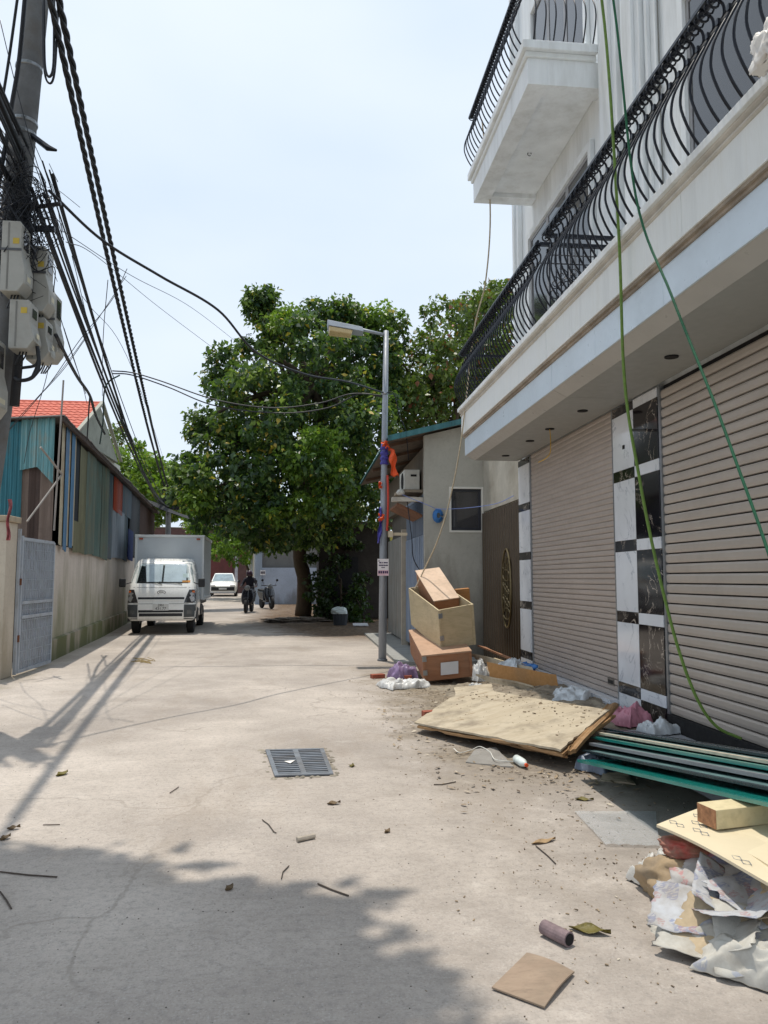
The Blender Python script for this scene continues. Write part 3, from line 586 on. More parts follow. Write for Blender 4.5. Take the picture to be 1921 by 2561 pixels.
for y0, y1, z0, z1, mi, lf in SH:
    q = MB(); corr(q, (LW(y0), y0), (LW(y1), y1), z0, z1, .018, .13 if mi not in (9, 10) else .2, lift=lf, nrm=Vector((1, .099, 0)).normalized(), zt=z1+random.uniform(-.03, .03), zb=z0+random.uniform(-.06, .06)); q.build('tin_sheet', tin[mi], sh)
for x0, x1, z0, z1, mi, lf, zb in ((-5.75, -5.35, 2.3, 4.12, 1, .02, 2.3), (-5.37, -4.94, 2.3, 4.2, 1, .05, 2.45), (-4.97, -4.66, 3.35, 4.27, 0, .08, 3.42), (-4.68, -4.40, 3.42, 4.30, 0, .10, 3.12), (-5.0, -4.82, 2.1, 3.5, 10, .01, 2.1), (-4.83, -4.62, 2.1, 3.5, 9, .02, 2.08), (-4.63, -4.40, 2.05, 3.5, 10, .03, 2.05)):
    q = MB(); corr(q, (x0, 14.1), (x1, 14.1), z0, z1, .012, .075 if mi < 9 else .15, lift=lf, nrm=Vector((0, -1, 0)), zt=z1+.03, zb=zb); q.build('tin_sheet', tin[mi], sh)
ro = MB()
def roofn(u, v):
    yy = 13.9+v*20.4; sagz = .05*nz((yy, 0, 0), .7)+.02*nz((yy, 2, 0), 3.); return (LW(yy)+.20-u*4.6, yy, 4.33+sagz-u*.3+.015*math.sin(yy/.12*6.28)+.0)
ro.grid(roofn, 3, 500, thick=.02); ro.build('roof', m_tin('tin_roof_old', c(92, 88, 86), c(70, 58, 50), .6, .8, .1), sh)
MB().hexa([(LW(13.9)+.19, 13.9, 4.22), (LW(34)+.19, 34, 4.22), (LW(34)+.14, 34, 4.22), (LW(13.9)+.14, 13.9, 4.22), (LW(13.9)+.19, 13.9, 4.32), (LW(34)+.19, 34, 4.32), (LW(34)+.14, 34, 4.32), (LW(13.9)+.14, 13.9, 4.32)]).build('eave_board', M('eave_wood', c(74, 62, 56), .95, .3), sh)
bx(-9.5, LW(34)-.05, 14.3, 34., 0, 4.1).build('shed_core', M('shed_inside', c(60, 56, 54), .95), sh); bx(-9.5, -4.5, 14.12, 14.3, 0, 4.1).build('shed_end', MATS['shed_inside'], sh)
for k, (a, b, r_) in enumerate((((-4.0, 12.1, 3.45), (-3.82, 12.6, 3.1), .016), ((-3.82, 12.6, 3.1), (-4.12, 12.0, 2.3), .015), ((-3.88, 12.5, 2.2), (-3.82, 12.5, 4.6), .015))):
    MB().tube([a, b], r_, 8).build('prop_pipe', M('pipe_grey', c(150, 144, 138), .6, .2), sh)
tag(MB().grid(lambda u, v: (-4.27+.05*u+.015*math.sin(v*9), 11.62+.02*math.sin(u*8+v*5), 2.6-.6*v), 6, 10, thick=(0, .004, 0)).build('plastic_rag', M('rag_red_white', c(170, 96, 100), .7, .7, 14.)), 'red and white plastic rag hanging on the gate pillar', 'rag')

# red-tiled house behind the shed
rh = thing('tiled_house', 'house with a bright orange-red tiled roof behind the shed', 'house', (-10.5, 29, 0))
TILE = M('roof_tile_red', c(190, 92, 70), .7, .16, 3., bump=.2)
bx(-16, -7.9, 27.5, 34, 0, 6.3).build('wall', M('house_cream', c(196, 198, 188), .85, .1), rh)
tr = MB().grid(lambda u, v: (-16+u*8.35, 26.9+v*.30, 6.45+v*.17+.03*(1-v)+.016*math.sin(u*8.35/.24*6.28)), 140, 1, thick=.03); r0 = tr.build('tile_row', TILE, rh)
for i in range(1, 11): part_copy(r0, rh, (0, i*.27, i*.152))
MB().tube([(-16, 29.95, 8.1), (-7.65, 29.95, 8.1)], .11, 8).build('ridge', TILE, rh)
MB().prism([(26.9, 6.3), (29.95, 8.0), (33.0, 6.3)], -7.95, -7.75, axis='x').build('gable', M('gable_grey', c(150, 154, 142), .9, .15, 3.), rh)
MB().prism([(26.7, 6.42), (29.95, 8.22), (33.2, 6.42), (33.2, 6.36), (29.95, 8.1), (26.7, 6.36)], -7.75, -7.62, axis='x').build('gable_verge', M('gable_cream', c(160, 160, 148), .9, .1), rh)

# ------------------------------------------------------------------ utility poles, meters, wires
up_ = thing('utility_pole', 'tall grey concrete utility pole carrying meter boxes on the left', 'pole', (-3.58, 8.2, 0))
MB().tube([(-3.58, 8.2, 0), (-3.40, 8.2, 1.3), (-3.26, 8.2, 2.35), (-3.17, 8.2, 3.2), (-3.02, 8.2, 6.15), (-2.94, 8.2, 7.6), (-2.86, 8.2, 9.4)], [.165, .163, .16, .155, .132, .125, .115], 20).build('shaft', CONC, up_, smooth=True)
for z, r_ in ((6.28, .137), (6.15, .138), (5.25, .142), (6.9, .131)): 
    cxp = -3.17+.15*(z-3.2)/2.95; MB().lathe([(r_, z), (r_+.006, z+.008), (r_+.006, z+.035), (r_, z+.043)], 18, (cxp, 8.2, 0)).build('strap', STEEL, up_)
MB().tube([(-2.9, 8.15, 6.14), (-2.72, 8.1, 5.99), (-2.62, 8.05, 5.94)], [.03, .035, .015], 7).build('cable_clamp', IRON, up_)
MB().tube([(-2.95, 8.1, 5.3), (-2.55, 8.05, 5.36)], .022, 6).build('bracket', IRON, up_); bx(-3.1, -2.6, 8.02, 8.07, 5.05, 5.1).build('cross_iron', IRON, up_)
MB().tube([(-2.92, 8.14, 5.4), (-2.9, 8.06, 4.2), (-2.93, 8.05, 3.2)], .05, 8).build('conduit', CABLE, up_, smooth=True)
fp = thing('utility_pole', 'distant concrete pole where the cables gather behind the truck', 'pole', (-6.15, 36, gz(36)))
MB().tube([(-6.15, 36, .1), (-6.15, 36, 6.1)], [.15, .11], 12).build('shaft', CONC, fp, smooth=True); bx(-6.5, -5.8, 35.92, 35.98, 5.1, 5.2).build('cross_iron', IRON, fp)
tm = blob('wire_tangle', CABLE, (-6.1, 35.8, 4.6), (.35, .3, .5), crumple=.5, scale=6., parent=fp)
def meter(label, x0, x1, y0, y1, z0, z1, strap=True):
    t = thing('meter_box', label, 'meter box', ((x0+x1)/2, (y0+y1)/2, z0), group='meter boxes on the utility pole')
    zm = z0+(z1-z0)*.56
    MB().prism([(x0, z0), (x1-.07, z0), (x1-.01, z0+.09), (x1-.01, zm-.16), (x1-.05, zm), (x1-.05, z1-.03), (x1-.07, z1), (x0, z1)], y0, y1).build('casing', PLASTIC, t, bevel=.008)
    bx(x1-.052, x1-.044, y0+.06, y1-.06, zm+.06, z1-.07).build('dial_window', GLASSD, t); bx(x1-.012, x1-.004, y0+.05, y1-.05, z0+.1, zm-.2).build('lower_cover', PLASTIC, t, bevel=.004)
    bx(x1-.0035, x1-.0025, y0+.07, y1-.09, z0+.13, z0+.18).build('label_plate', M('label_cream', c(212, 206, 180), .6), t); bx(x0+.11, x0+.17, y0-.003, y0-.001, zm+.08, zm+.14).build('sticker', M('sticker_yellow', c(196, 170, 70), .6), t)
    if strap: bx(x0-.006, x1-.044, y0-.006, y0-.001, zm+.01, zm+.035).build('strap', M('strap_dark', c(90, 92, 96), .5), t)
    MB().box(x0+.06, x0+.075, y0-.004, y0-.001, z0+.02, z1-.02).build('seam', M('seam_grey', c(126, 126, 122), .7), t)
    for k in range(3): MB().tube(spline([(x0+.08+k*.03, y0+.12, z0+.01), (x0+.07+k*.03, y0+.1, z0-.06), (x0+.02+k*.02, y0+.16, z0-.12)]), .008, 5).build('lead', CABLE, t)
meter('tallest grey meter box at the top front of the pole', -3.0, -2.76, 7.72, 7.97, 4.28, 5.0)
meter('second grey meter box, behind the tallest one', -2.87, -2.63, 8.06, 8.3, 4.2, 4.9)
meter('outermost grey meter box, nearest the overhead cables', -2.88, -2.64, 8.42, 8.66, 3.8, 4.55)
meter('lower grey meter box with its yellowed bottom, under the tallest one', -2.92, -2.67, 7.78, 8.02, 3.72, 4.22, False)
meter('small grey meter box tucked behind the lower one', -2.86, -2.62, 8.1, 8.33, 3.7, 4.15, False)
meter('big grey box lowest on the pole at the photo edge', -3.2, -2.93, 7.6, 7.9, 3.02, 3.80, False)
tag(MB().tube(spline([(-2.68, 7.9, 3.78), (-2.66, 7.9, 3.58), (-2.72, 7.9, 3.46), (-2.85, 7.95, 3.44), (-2.95, 8.05, 3.5)]), .02, 7).tube(spline([(-2.67, 7.92, 3.74), (-2.69, 7.92, 3.6), (-2.85, 7.96, 3.57)]), .016, 7).build('service_loop', CABLE, smooth=True), 'thick black cable loop under the meter boxes', 'cable')
wt = MB()
for i in range(130):
    z = random.uniform(4.6, 5.75); a = Vector((-3.0+random.uniform(-.22, .2), 8.0+random.uniform(-.15, .15), z)); q = [a]
    for k in range(4): q.append(q[-1]+Vector((random.uniform(-.16, .2), random.uniform(-.12, .12), random.uniform(-.3, .17))))
    wt.tube(spline(q, 4), random.choice((.003, .004, .006)), 4)
for i in range(26):
    a = random.uniform(0, 6.28); rr = random.uniform(.07, .16); o_ = Vector((-2.9+random.uniform(-.15, .25), 7.98+random.uniform(-.1, .1), random.uniform(4.7, 5.5)))
    wt.tube([o_+Vector((rr*math.cos(t*.55), .25*rr*math.sin(t*.55+a), rr*1.2*math.sin(t*.55))) for t in range(12)], .004, 4)
for i in range(40):      # strands lying along the pole into the frame edge
    a = Vector((-3.25+random.uniform(-.1, .05), 8.05, 6.1+random.uniform(-.7, .3))); wt.tube(spline([a, a+Vector((.25, -.05, -.35)), a+Vector((.42, 0, -.75+random.uniform(-.1, .1))), a+Vector((.55, .05, -1.15))], 4), random.choice((.003, .005)), 4)
tag(wt.build('wire_tangle', CABLE), 'messy tangle of black wires wrapped round the utility pole', 'wires', kind='stuff')
tag(MB().tube(spline([(-2.630, 7.55, 7.3), (-2.610, 7.55, 6.75), (-2.590, 7.55, 6.5), (-2.550, 7.55, 6.42), (-2.515, 7.55, 6.52), (-2.520, 7.55, 6.9), (-2.540, 7.55, 7.4)]), .013, 6).tube(spline([(-2.650, 7.58, 7.3), (-2.620, 7.58, 6.6), (-2.570, 7.58, 6.38), (-2.510, 7.58, 6.5), (-2.500, 7.58, 7.3)]), .011, 6).build('cable_coil', CABLE, smooth=True), 'long narrow coil of black cable hanging beside the pole top', 'cable')
def cable(name, label, pts, r, group=None, twist=0, mat=None, sp_=True, n=6):
    P = spline(pts, 10) if sp_ else pts; mb = MB()
    if twist:
        Q = [];
        for a, b in zip(P[:-1], P[1:]):
            k = max(1, int((b-a).length/.05))
            if a.y > 20: k = 1
            Q += [a.lerp(b, i/k) for i in range(k)]
        Q.append(P[-1])
        for ph in range(twist):
            mb.tube([p+Vector((math.cos(i*.5+ph*2*math.pi/twist), 0, math.sin(i*.5+ph*2*math.pi/twist)))*r*1.05 for i, p in enumerate(Q)], r, 5)
    else: mb.tube(P, r, n)
    return tag(mb.build(name, mat or CABLE, smooth=True), label, 'cable', group)
GA = 'twisted street cables'
cable('twisted_cable', 'right one of two thick twisted black cables from the top of the pole', sag((-2.17, 5.2, 7.42), (-6.1, 36, 5.3), .35, 16), .019, twist=3, sp_=False)
cable('twisted_cable', 'left one of two thick twisted black cables, by the hanging coil', sag((-2.30, 6.2, 7.0), (-6.2, 36, 5.2), .4, 16), .018, twist=3, sp_=False)
for i in range(9):
    s_ = Vector((-2.78+random.uniform(-.1, .16), 8.0, 5.62+random.uniform(-.3, .18))); e_ = Vector((-6.2+random.uniform(-.15, .15), 36, 4.75+random.uniform(-.25, .3)))
    q = sag(s_, e_, random.uniform(.45, .8), 18)
    cable('bundle_cable', 'black wire in the loose bundle running from pole to far pole', q, random.choice((.009, .012, .016, .02)), 'wires in the bundle along the left wall', sp_=False)
for i in range(8):
    s_ = Vector((-3.0+random.uniform(-.1, .1), 8.05, 5.8+random.uniform(-.3, .5))); e_ = Vector((-1.1+random.uniform(-.35, .3), -9, 7.1+random.uniform(-.2, .3)))
    cable('bundle_cable', 'black wire coming forward from the pole over the lane towards the camera', sag(s_, e_, random.uniform(.1, .35), 16), random.choice((.012, .016, .022, .03)), 'wires running forward from the pole', sp_=False)
lampA = Vector((1.455, 13.7, 4.82))
cable('span_cable', 'upper black cable swooping from the pole across to the street lamp', [px(122, 476, Y=8.), px(255, 600, Y=8.6), px(400, 690, Y=9.3), px(545, 775, Y=10.), px(640, 880, Y=10.7), px(760, 935, Y=11.6), px(870, 955, Y=12.6), lampA], .016)
e0 = Vector((-3.46, 14.1, 5.2))
cable('span_cable', 'middle black cable sagging in front of the tree to the street lamp', [e0, px(330, 932, Y=14.), px(400, 952, Y=14.), px(540, 1000, Y=13.9), px(680, 1020, Y=13.9), px(800, 1008, Y=13.8), px(880, 985, Y=13.75), lampA+Vector((0, 0, -.05))], .012)
cable('span_cable', 'lowest black cable sagging in front of the tree to the street lamp', [e0+Vector((0, 0, -.05)), px(330, 938, Y=14.), px(420, 968, Y=14.), px(540, 1015, Y=13.9), px(700, 1033, Y=13.9), px(820, 1020, Y=13.8), px(900, 985, Y=13.75), lampA+Vector((0, 0, -.09))], .012)
cable('thin_wire', 'thin wire from the pole fading into the tree top, upper', [px(160, 580, Y=8.5), px(330, 690, Y=11), px(480, 770, Y=15), px(610, 870, Y=20)], .005, n=4)
cable('thin_wire', 'thin wire from the pole fading into the tree top, lower', [px(165, 605, Y=8.5), px(240, 640, Y=10), px(400, 770, Y=14), px(566, 895, Y=19)], .005, n=4)
cable('drop_cable', 'thick drop cable from the meter boxes down to the shed roof', [px(140, 838, Y=8.2), px(165, 890, Y=8.8), px(195, 945, Y=10), px(225, 990, Y=12), px(240, 1040, Y=14), px(262, 1085, Y=16)], .022)
cable('drop_cable', 'drop cable hanging straight onto the shed eave', [px(225, 990, Y=12), px(222, 1030, Y=13), px(218, 1100, Y=14.5)], .012)
cable('drop_cable', 'greenish cable dropping from the bundle to the shed', [px(300, 938, Y=14.), px(272, 955, Y=14), px(260, 985, Y=14.2), px(258, 1050, Y=15), px(250, 1110, Y=16)], .014, mat=M('cable_green', c(40, 70, 70), .5))
thin = [((318, 672, 9), (280, 750, 9.2), (200, 850, 9), (120, 965, 9), (20, 1080, 10)), ((316, 690, 9), (230, 820, 9.3), (150, 930, 9.5), (88, 1000, 10)), ((212, 850, 9), (150, 935, 9.5), (60, 1030, 10), (10, 1090, 10.5)),
        ((128, 880, 9), (112, 960, 10), (75, 1080, 11), (60, 1160, 12)), ((270, 700, 9), (258, 850, 10), (256, 990, 14)), ((150, 790, 8.5), (178, 880, 9), (215, 985, 11)), ((160, 820, 8.5), (205, 960, 10.5), (218, 1010, 13)),
        ((0, 50, 8.), (40, 215, 8.), (90, 400, 8.1), (125, 500, 8.2), (160, 600, 8.3)), ((88, 365, 8.1), (120, 440, 8.2), (140, 500, 8.3), (165, 640, 9)), ((205, 740, 9.5), (330, 920, 14), (420, 1180, 28)), ((180, 640, 9), (250, 900, 13), (340, 1120, 22))]
for q in thin: cable('thin_wire', 'thin stray wire criss-crossing between pole and shed', [px(u, v, Y=y) for u, v, y in q], .0045, 'stray thin wires near the pole', n=4)
cable('riser_cable', 'cable running up at the far left, well clear of the pole', [px(46, -20, Y=7.6), px(22, 150, Y=7.7), px(4, 260, Y=7.8), px(-25, 420, Y=7.9)], .014)
cable('riser_cable', 'thicker cable running up close to the left side of the pole', [px(64, -20, Y=7.6), px(48, 150, Y=7.7), px(30, 260, Y=7.8), px(18, 340, Y=7.9), px(-5, 470, Y=7.95)], .022)

# ------------------------------------------------------------------ street lamp with sign and rags
sl_ = thing('street_lamp', 'slim grey street lamp post with a flat arm and lantern', 'street lamp', (1.42, 13.7, 0))
MB().tube([(1.415, 13.7, 0), (1.43, 13.7, 2.), (1.455, 13.7, 4.), (1.485, 13.7, 5.98)], [.072, .066, .055, .046], 14).build('post', GALV, sl_, smooth=True)
MB().lathe([(.09, .004), (.09, .03), (.075, .04)], 14, (1.415, 13.7, 0)).build('foot', CONC, sl_)
MB().tube([(1.485, 13.7, 5.9), (1.2, 13.68, 5.95), (.9, 13.66, 6.0)], .028, 10).build('arm', GALV, sl_, smooth=True)
hp = [(.42, 13.48, 5.98), (1.06, 13.52, 5.90), (1.06, 13.82, 5.90), (.42, 13.86, 5.98), (.40, 13.52, 6.10), (1.04, 13.56, 6.0), (1.04, 13.78, 6.0), (.40, 13.82, 6.10)]
MB().hexa(hp).build('lantern', M('lantern_grey', c(150, 158, 168), .5, .1), sl_, bevel=.012)
MB().hexa([(.44, 13.51, 5.89), (.84, 13.54, 5.85), (.84, 13.80, 5.85), (.44, 13.83, 5.89), (.43, 13.5, 5.975), (.86, 13.53, 5.922), (.86, 13.81, 5.922), (.43, 13.84, 5.975)]).build('lamp_cover', M('lamp_diffuser', c(206, 186, 140), .3, .1), sl_, bevel=.01)
MB().tube([(1.455+.062*math.cos(t*.63), 13.7+.062*math.sin(t*.63), 4.80) for t in range(10)], .012, 5, closed=True).build('cable_band', STEEL, sl_)
bx(1.515, 1.60, 13.62, 13.74, 2.19, 2.30).build('junction_box', M('junction_cream', c(200, 186, 160), .6, .08), sl_, bevel=.004)
bx(1.61, 1.86, 13.66, 13.70, 2.22, 2.27).build('side_bracket', MATS['junction_cream'], sl_)
ps = thing('poster', 'small pink and white notice tied to the street lamp post', 'poster', (1.42, 13.62, 1.5))
bx(1.32, 1.52, 13.615, 13.62, 1.50, 1.80).build('sheet', M('poster_white', c(232, 226, 226), .6, .04), ps); bx(1.325, 1.515, 13.6125, 13.6145, 1.505, 1.60).build('pink_band', M('poster_pink', c(226, 186, 196), .6, .05), ps)
ink = M('ink_purple', c(58, 40, 84), .7)
for z, xs, h_ in ((1.755, ((1.33, 1.36),), .012), (1.72, ((1.35, 1.39), (1.40, 1.415), (1.43, 1.47), (1.475, 1.50)), .022), (1.675, ((1.345, 1.38), (1.385, 1.42), (1.425, 1.455), (1.46, 1.505)), .02), (1.64, ((1.39, 1.415), (1.42, 1.45)), .014), (1.54, ((1.335, 1.365), (1.372, 1.40), (1.41, 1.44), (1.448, 1.47), (1.478, 1.506)), .045)):
    for a, b in xs: bx(a, b, 13.611, 13.6122, z, z+h_).build('print', ink, ps)
def rag(name, label, mat, pts, wd, seed):
    P = spline(pts, 5); n = len(P)
    def fn(u, v):
        i = min(n-1, int(round(v*(n-1)))); p = P[i]; k = wd*(.5+.5*math.sin(v*7+seed)**2)
        return (p.x+(u-.5)*k, p.y-.03*math.sin(u*6+v*9+seed), p.z+.015*math.sin(u*9+seed))
    return tag(MB().grid(fn, 6, n-1, thick=(0, .004, 0)).build(name, mat, smooth=True), label, 'rag')
ORG = M('orange_plastic', c(226, 84, 30), .55, .2, 9., bump=.3, bscale=20); PUR = M('purple_plastic', c(66, 62, 150), .5, .45, 14., bump=.4, bscale=24)
rag('orange_rag', 'bright orange plastic rag flapping from the lamp post', ORG, [(1.52, 13.6, 3.78), (1.60, 13.58, 3.7), (1.59, 13.58, 3.5), (1.63, 13.58, 3.28)], .15, 1.)
rag('orange_rag', 'orange ribbon tied round the lamp post top', ORG, [(1.44, 13.62, 3.92), (1.46, 13.62, 3.86), (1.48, 13.62, 3.8)], .16, 2.)
tag(MB().tube(spline([(1.5, 13.63, 3.3), (1.51, 13.62, 2.9), (1.5, 13.62, 2.5), (1.49, 13.62, 2.3)]), .022, 6).build('red_tape', M('red_tape', c(196, 66, 48), .55, .2)), 'red and orange tape running down the lamp post', 'tape')
tag(MB().tube([(1.45+.004*math.sin(i*3), 13.7, 3.5+i*.028) for i in range(14)], [.07+.014*math.sin(i*1.9) for i in range(14)], 14).build('purple_wrap', PUR, smooth=True), 'purple plastic wrapped round the upper lamp post', 'wrap')
rag('purple_rag', 'long purple plastic strip hanging low on the lamp post', PUR, [(1.37, 13.62, 2.72), (1.38, 13.61, 2.5), (1.36, 13.61, 2.3), (1.34, 13.62, 2.08)], .08, 3.)
rag('orange_rag', 'small orange knot on the left of the lamp post', ORG, [(1.37, 13.62, 3.18), (1.36, 13.6, 3.12), (1.38, 13.6, 3.06)], .07, 5.)
rag('orange_rag', 'orange knot of ribbon low on the lamp post', ORG, [(1.36, 13.6, 2.6), (1.4, 13.58, 2.54), (1.36, 13.58, 2.46)], .12, 6.)
cable('lamp_lead', 'black lead falling from the lamp post to the grey house', [lampA+Vector((.04, -.05, 0)), px(985, 985, Y=13.6), px(1000, 1040, Y=13.7), px(1015, 1080, Y=13.8), px(1022, 1150, Y=14.)], .009)

# ------------------------------------------------------------------ ropes on the shop houses
tag(MB().tube(spline([(2.0, 5.4, 9.), (2.06, 5.38, 6.8), px(1505, 0, Y=5.4), px(1546, 556, Y=5.24), px(1562, 950, Y=5.25), px(1600, 1200, Y=5.25), px(1640, 1400, Y=5.25), px(1690, 1600, Y=5.25), px(1740, 1740, Y=5.25), px(1790, 1815, Y=5.25), px(1855, 1848, Y=5.2)], 8), .011, 6).build('rope', M('rope_yellowgreen', c(104, 134, 58), .7, .2, 30.), smooth=True), 'yellow-green rope hanging from above and ending on the shop threshold', 'rope')
tag(MB().tube(spline([(1.9, 4.95, 9.), (1.96, 4.95, 7.), px(1534, 0, X=2.02), px(1590, 490, X=2.16), px(1680, 740, X=2.22), px(1780, 990, X=2.26), px(1850, 1180, X=2.28), px(1921, 1380, X=2.3), (2.3, 3.3, .9), (2.32, 3.0, .75)], 8), .008, 6).build('rope', M('rope_green', c(34, 98, 68), .7, .2, 30.), smooth=True), 'dark green rope slanting across the near shutter', 'rope')
tag(MB().tube(spline([(2.5, 10.3, 8.0), px(1226, 515, Y=10.35), px(1215, 700, Y=10.5), px(1185, 830, Y=10.7), px(1155, 1090, Y=11.0), px(1125, 1250, Y=11.3), px(1095, 1350, Y=11.6), px(1064, 1418, Y=11.9), (1.74, 11.95, 1.28)], 8), .011, 6).build('rope', M('rope_beige', c(190, 176, 150), .8, .2, 30.), smooth=True), 'thin beige rope running from the upper balcony down to the crates', 'rope')
blob('plastic_bag', M('plastic_white', c(236, 232, 226), .35, .05, 4., bump=.5, bscale=18), px(1925, 150, X=2.25), (.05, .1, .12), crumple=.35, scale=5, seed=3); tag(bpy.data.objects['plastic_bag'], 'white plastic bag caught on the balcony edge at the right', 'bag')

# ------------------------------------------------------------------ truck
tk = thing('box_truck', 'white light truck with a grey cargo box parked by the left wall', 'truck', (-3.63, 20.45, gz(20.45)), math.radians(3.), local=True)
CABZ = [(.36, .05, .80), (.44, .0, .855), (.74, .0, .872), (.80, .02, .872), (1.05, .06, .862), (1.22, .12, .85), (1.31, .19, .845), (1.6, .38, .80), (1.84, .545, .745), (1.92, .66, .715), (1.975, .86, .67), (1.99, 1.1, .61)]
def cabz(z):
    for a, b in zip(CABZ[:-1], CABZ[1:]):
        if a[0] <= z <= b[0]: t = (z-a[0])/(b[0]-a[0]); return a[1]+(b[1]-a[1])*t, a[2]+(b[2]-a[2])*t
    return CABZ[-1][1:] if z > 1 else CABZ[0][1:]
NE = 4.6
def cabp(x, z, o=0.):      # a point on the cab's front, o metres proud of it
    yf, hw = cabz(z); q = min(1., abs(x)/hw); return (x*(1+o*.5), yf+.42*(1-(1-q**NE)**(1/NE))-o, z)
cab = MB(); ring = 29; zs = sorted(set([a[0] for a in CABZ]+[.6, .9, 1.45, 1.75]))
vv = []
for z in zs:
    yf, hw = cabz(z)
    for i in range(ring):
        a = (i/(ring-1)*2-1)*math.pi/2; x_ = hw*math.copysign(abs(math.sin(a))**(2/NE), a); vv.append((x_, yf+.42*(1-abs(math.cos(a))**(2/NE)), z))
    vv += [(hw, 1.55, z), (-hw, 1.55, z)]
W_ = ring+2
ff = [(j*W_+i, j*W_+(i+1) % W_, (j+1)*W_+(i+1) % W_, (j+1)*W_+i) for j in range(len(zs)-1) for i in range(W_)]
ff += [tuple(range(W_-1, -1, -1)), tuple(range((len(zs)-1)*W_, len(zs)*W_))]
cab.add(vv, ff); cab.build('cab', WPAINT, tk, smooth=True, local=True)
def patch(name, mat, x0, x1, z0, z1, o, par=tk, nx=10, nzz=6, x0b=None, x1b=None):
    def fn(u, v):
        z = z0+(z1-z0)*v; a = x0+((x0b if x0b is not None else x0)-x0)*v; b = x1+((x1b if x1b is not None else x1)-x1)*v
        return cabp(a+(b-a)*u, z, o)
    return MB().grid(fn, nx, nzz).build(name, mat, par, smooth=True, local=True)
BLK = M('black_trim', c(34, 36, 40), .5, .1, 6.); SILV = M('silver_shade', c(206, 212, 218), .35, .08, 5., metal=.6, bump=0)
ws = patch('windshield', M('windshield_black', c(16, 18, 20), .3, .05), -.80, .80, 1.325, 1.85, .003, x0b=-.695, x1b=.695)
patch('sun_shade', SILV, -.40, -.025, 1.36, 1.83, .006, ws, x0b=-.48, x1b=-.025); patch('sun_shade', SILV, .025, .60, 1.36, 1.83, .006, ws, x0b=.025, x1b=.58)
patch('permit_sticker', M('sticker_white', c(216, 228, 228), .5, .03), .50, .66, 1.47, 1.58, .007, ws); patch('orange_card', M('card_orange', c(216, 140, 40), .5, .1), .50, .70, 1.345, 1.40, .007, ws); patch('corner_sticker', MATS['sticker_white'], -.60, -.5, 1.78, 1.82, .007, ws)
patch('glass', m_glass('windshield_glass', alpha=.16, solid=(.02, .03, .03), rough=.02), -.80, .80, 1.325, 1.85, .011, ws, x0b=-.695, x1b=.695)
patch('panel_gap', DARK, -.72, .72, 1.216, 1.222, .004); patch('grille_slot', BLK, -.58, .58, .91, .965, .005); patch('grille_bar', WPAINT, -.56, .56, .885, .91, .012)
patch('bumper_gap', DARK, -.84, .84, .792, .80, .005); patch('lower_grille', BLK, -.56, .56, .575, .635, .006); patch('lower_grille', BLK, -.54, .54, .475, .555, .006); patch('grille_bar', WPAINT, -.56, .56, .557, .573, .014)
HL = M('headlight_housing', c(34, 34, 38), .15, .35, 9., spec=.9)
for s in (-1, 1):
    a, b = (.57, .866) if s > 0 else (-.866, -.57); a2, b2 = (.69, .855) if s > 0 else (-.855, -.69)
    h_ = patch('headlight', HL, a, b, .82, 1.16, .006, x0b=a2, x1b=b2)
    for zz, rr in ((.92, .075), (1.04, .05)):
        q = cabp(s*.755, zz, .02); MB().lathe([(rr, q[1]), (rr*.85, q[1]+.012), (.012, q[1]+.03)], 14, (q[0], 0, q[2]), 'y').build('lamp_bowl', M('lamp_chrome', c(176, 178, 182), .12, .1, metal=.8), h_, local=True)
    patch('indicator', M('indicator_amber', c(190, 96, 40), .2, .1), s*.80-.035, s*.80+.03, 1.08, 1.13, .011, h_)
    k = patch('bumper_corner', M('bumper_grey', c(74, 78, 80), .6, .12, 6.), (.575 if s > 0 else -.862), (.862 if s > 0 else -.575), .40, .775, .007)
    patch('fog_lamp', M('fog_clear', c(100, 102, 102), .2, .1), s*.71-.06, s*.71+.06, .53, .63, .013, k)
    MB().tube([(s*.868, .50, .5), (s*.872, .50, .8), (s*.862, .52, 1.1), (s*.85, .56, 1.3)], .004, 4).build('door_seam', DARK, tk, local=True); MB().prism([(.36+.36*math.cos(t*math.pi/10)+.36, .325+.36*math.sin(t*math.pi/10)) for t in range(11)], s*.862, s*.875, axis='x').build('wheel_arch', BLK, tk, local=True)
    MB().tube([(s*.80, .28, 1.34), (s*.93, .22, 1.30)], .014, 6).build('mirror_arm', BLK, tk, local=True); bx(s*1.0-.085, s*1.0+.085, .16, .23, 1.22, 1.45).build('mirror', BLK, tk, bevel=.03, local=True)
    MB().hexa([(s*.843, .62, 1.32), (s*.85, .62, 1.32), (s*.85, 1.4, 1.32), (s*.843, 1.4, 1.32), (s*.752, .98, 1.82), (s*.76, .98, 1.82), (s*.76, 1.4, 1.82), (s*.752, 1.4, 1.82)]).build('side_window', GLASSD, tk, local=True)
pl = bx(-.2, .2, -.02, -.012, .625, .80).build('number_plate', M('plate_white', c(206, 208, 206), .5, .05), tk, bevel=.004, local=True)
text('29H', .085, DARK, pl, (0, -.021, .757), (math.pi/2, 0, 0)); text('431.77', .10, DARK, pl, (0, -.021, .672), (math.pi/2, 0, 0))
lg = MB().tube([(.1*math.cos(t*.35), cabp(0, 1.09)[1]-.008, 1.09+.05*math.sin(t*.35)) for t in range(18)], .007, 5, closed=True).build('badge', BLK, tk, local=True)
text('KIA', .075, BLK, lg, (0, cabp(0, 1.09)[1]-.012, 1.09), (math.pi/2-.15, 0, 0))
for x_, a in ((-.28, .2), (.22, .2)): MB().tube([cabp(x_+.28, 1.30, .02), cabp(x_+.05, 1.345, .025), cabp(x_-.3, 1.36, .02)], .009, 5).build('wiper', BLK, tk, local=True)
BOXG = M('cargo_grey', c(190, 197, 202), .45, .05, 2., metal=.1, bump=.05); 
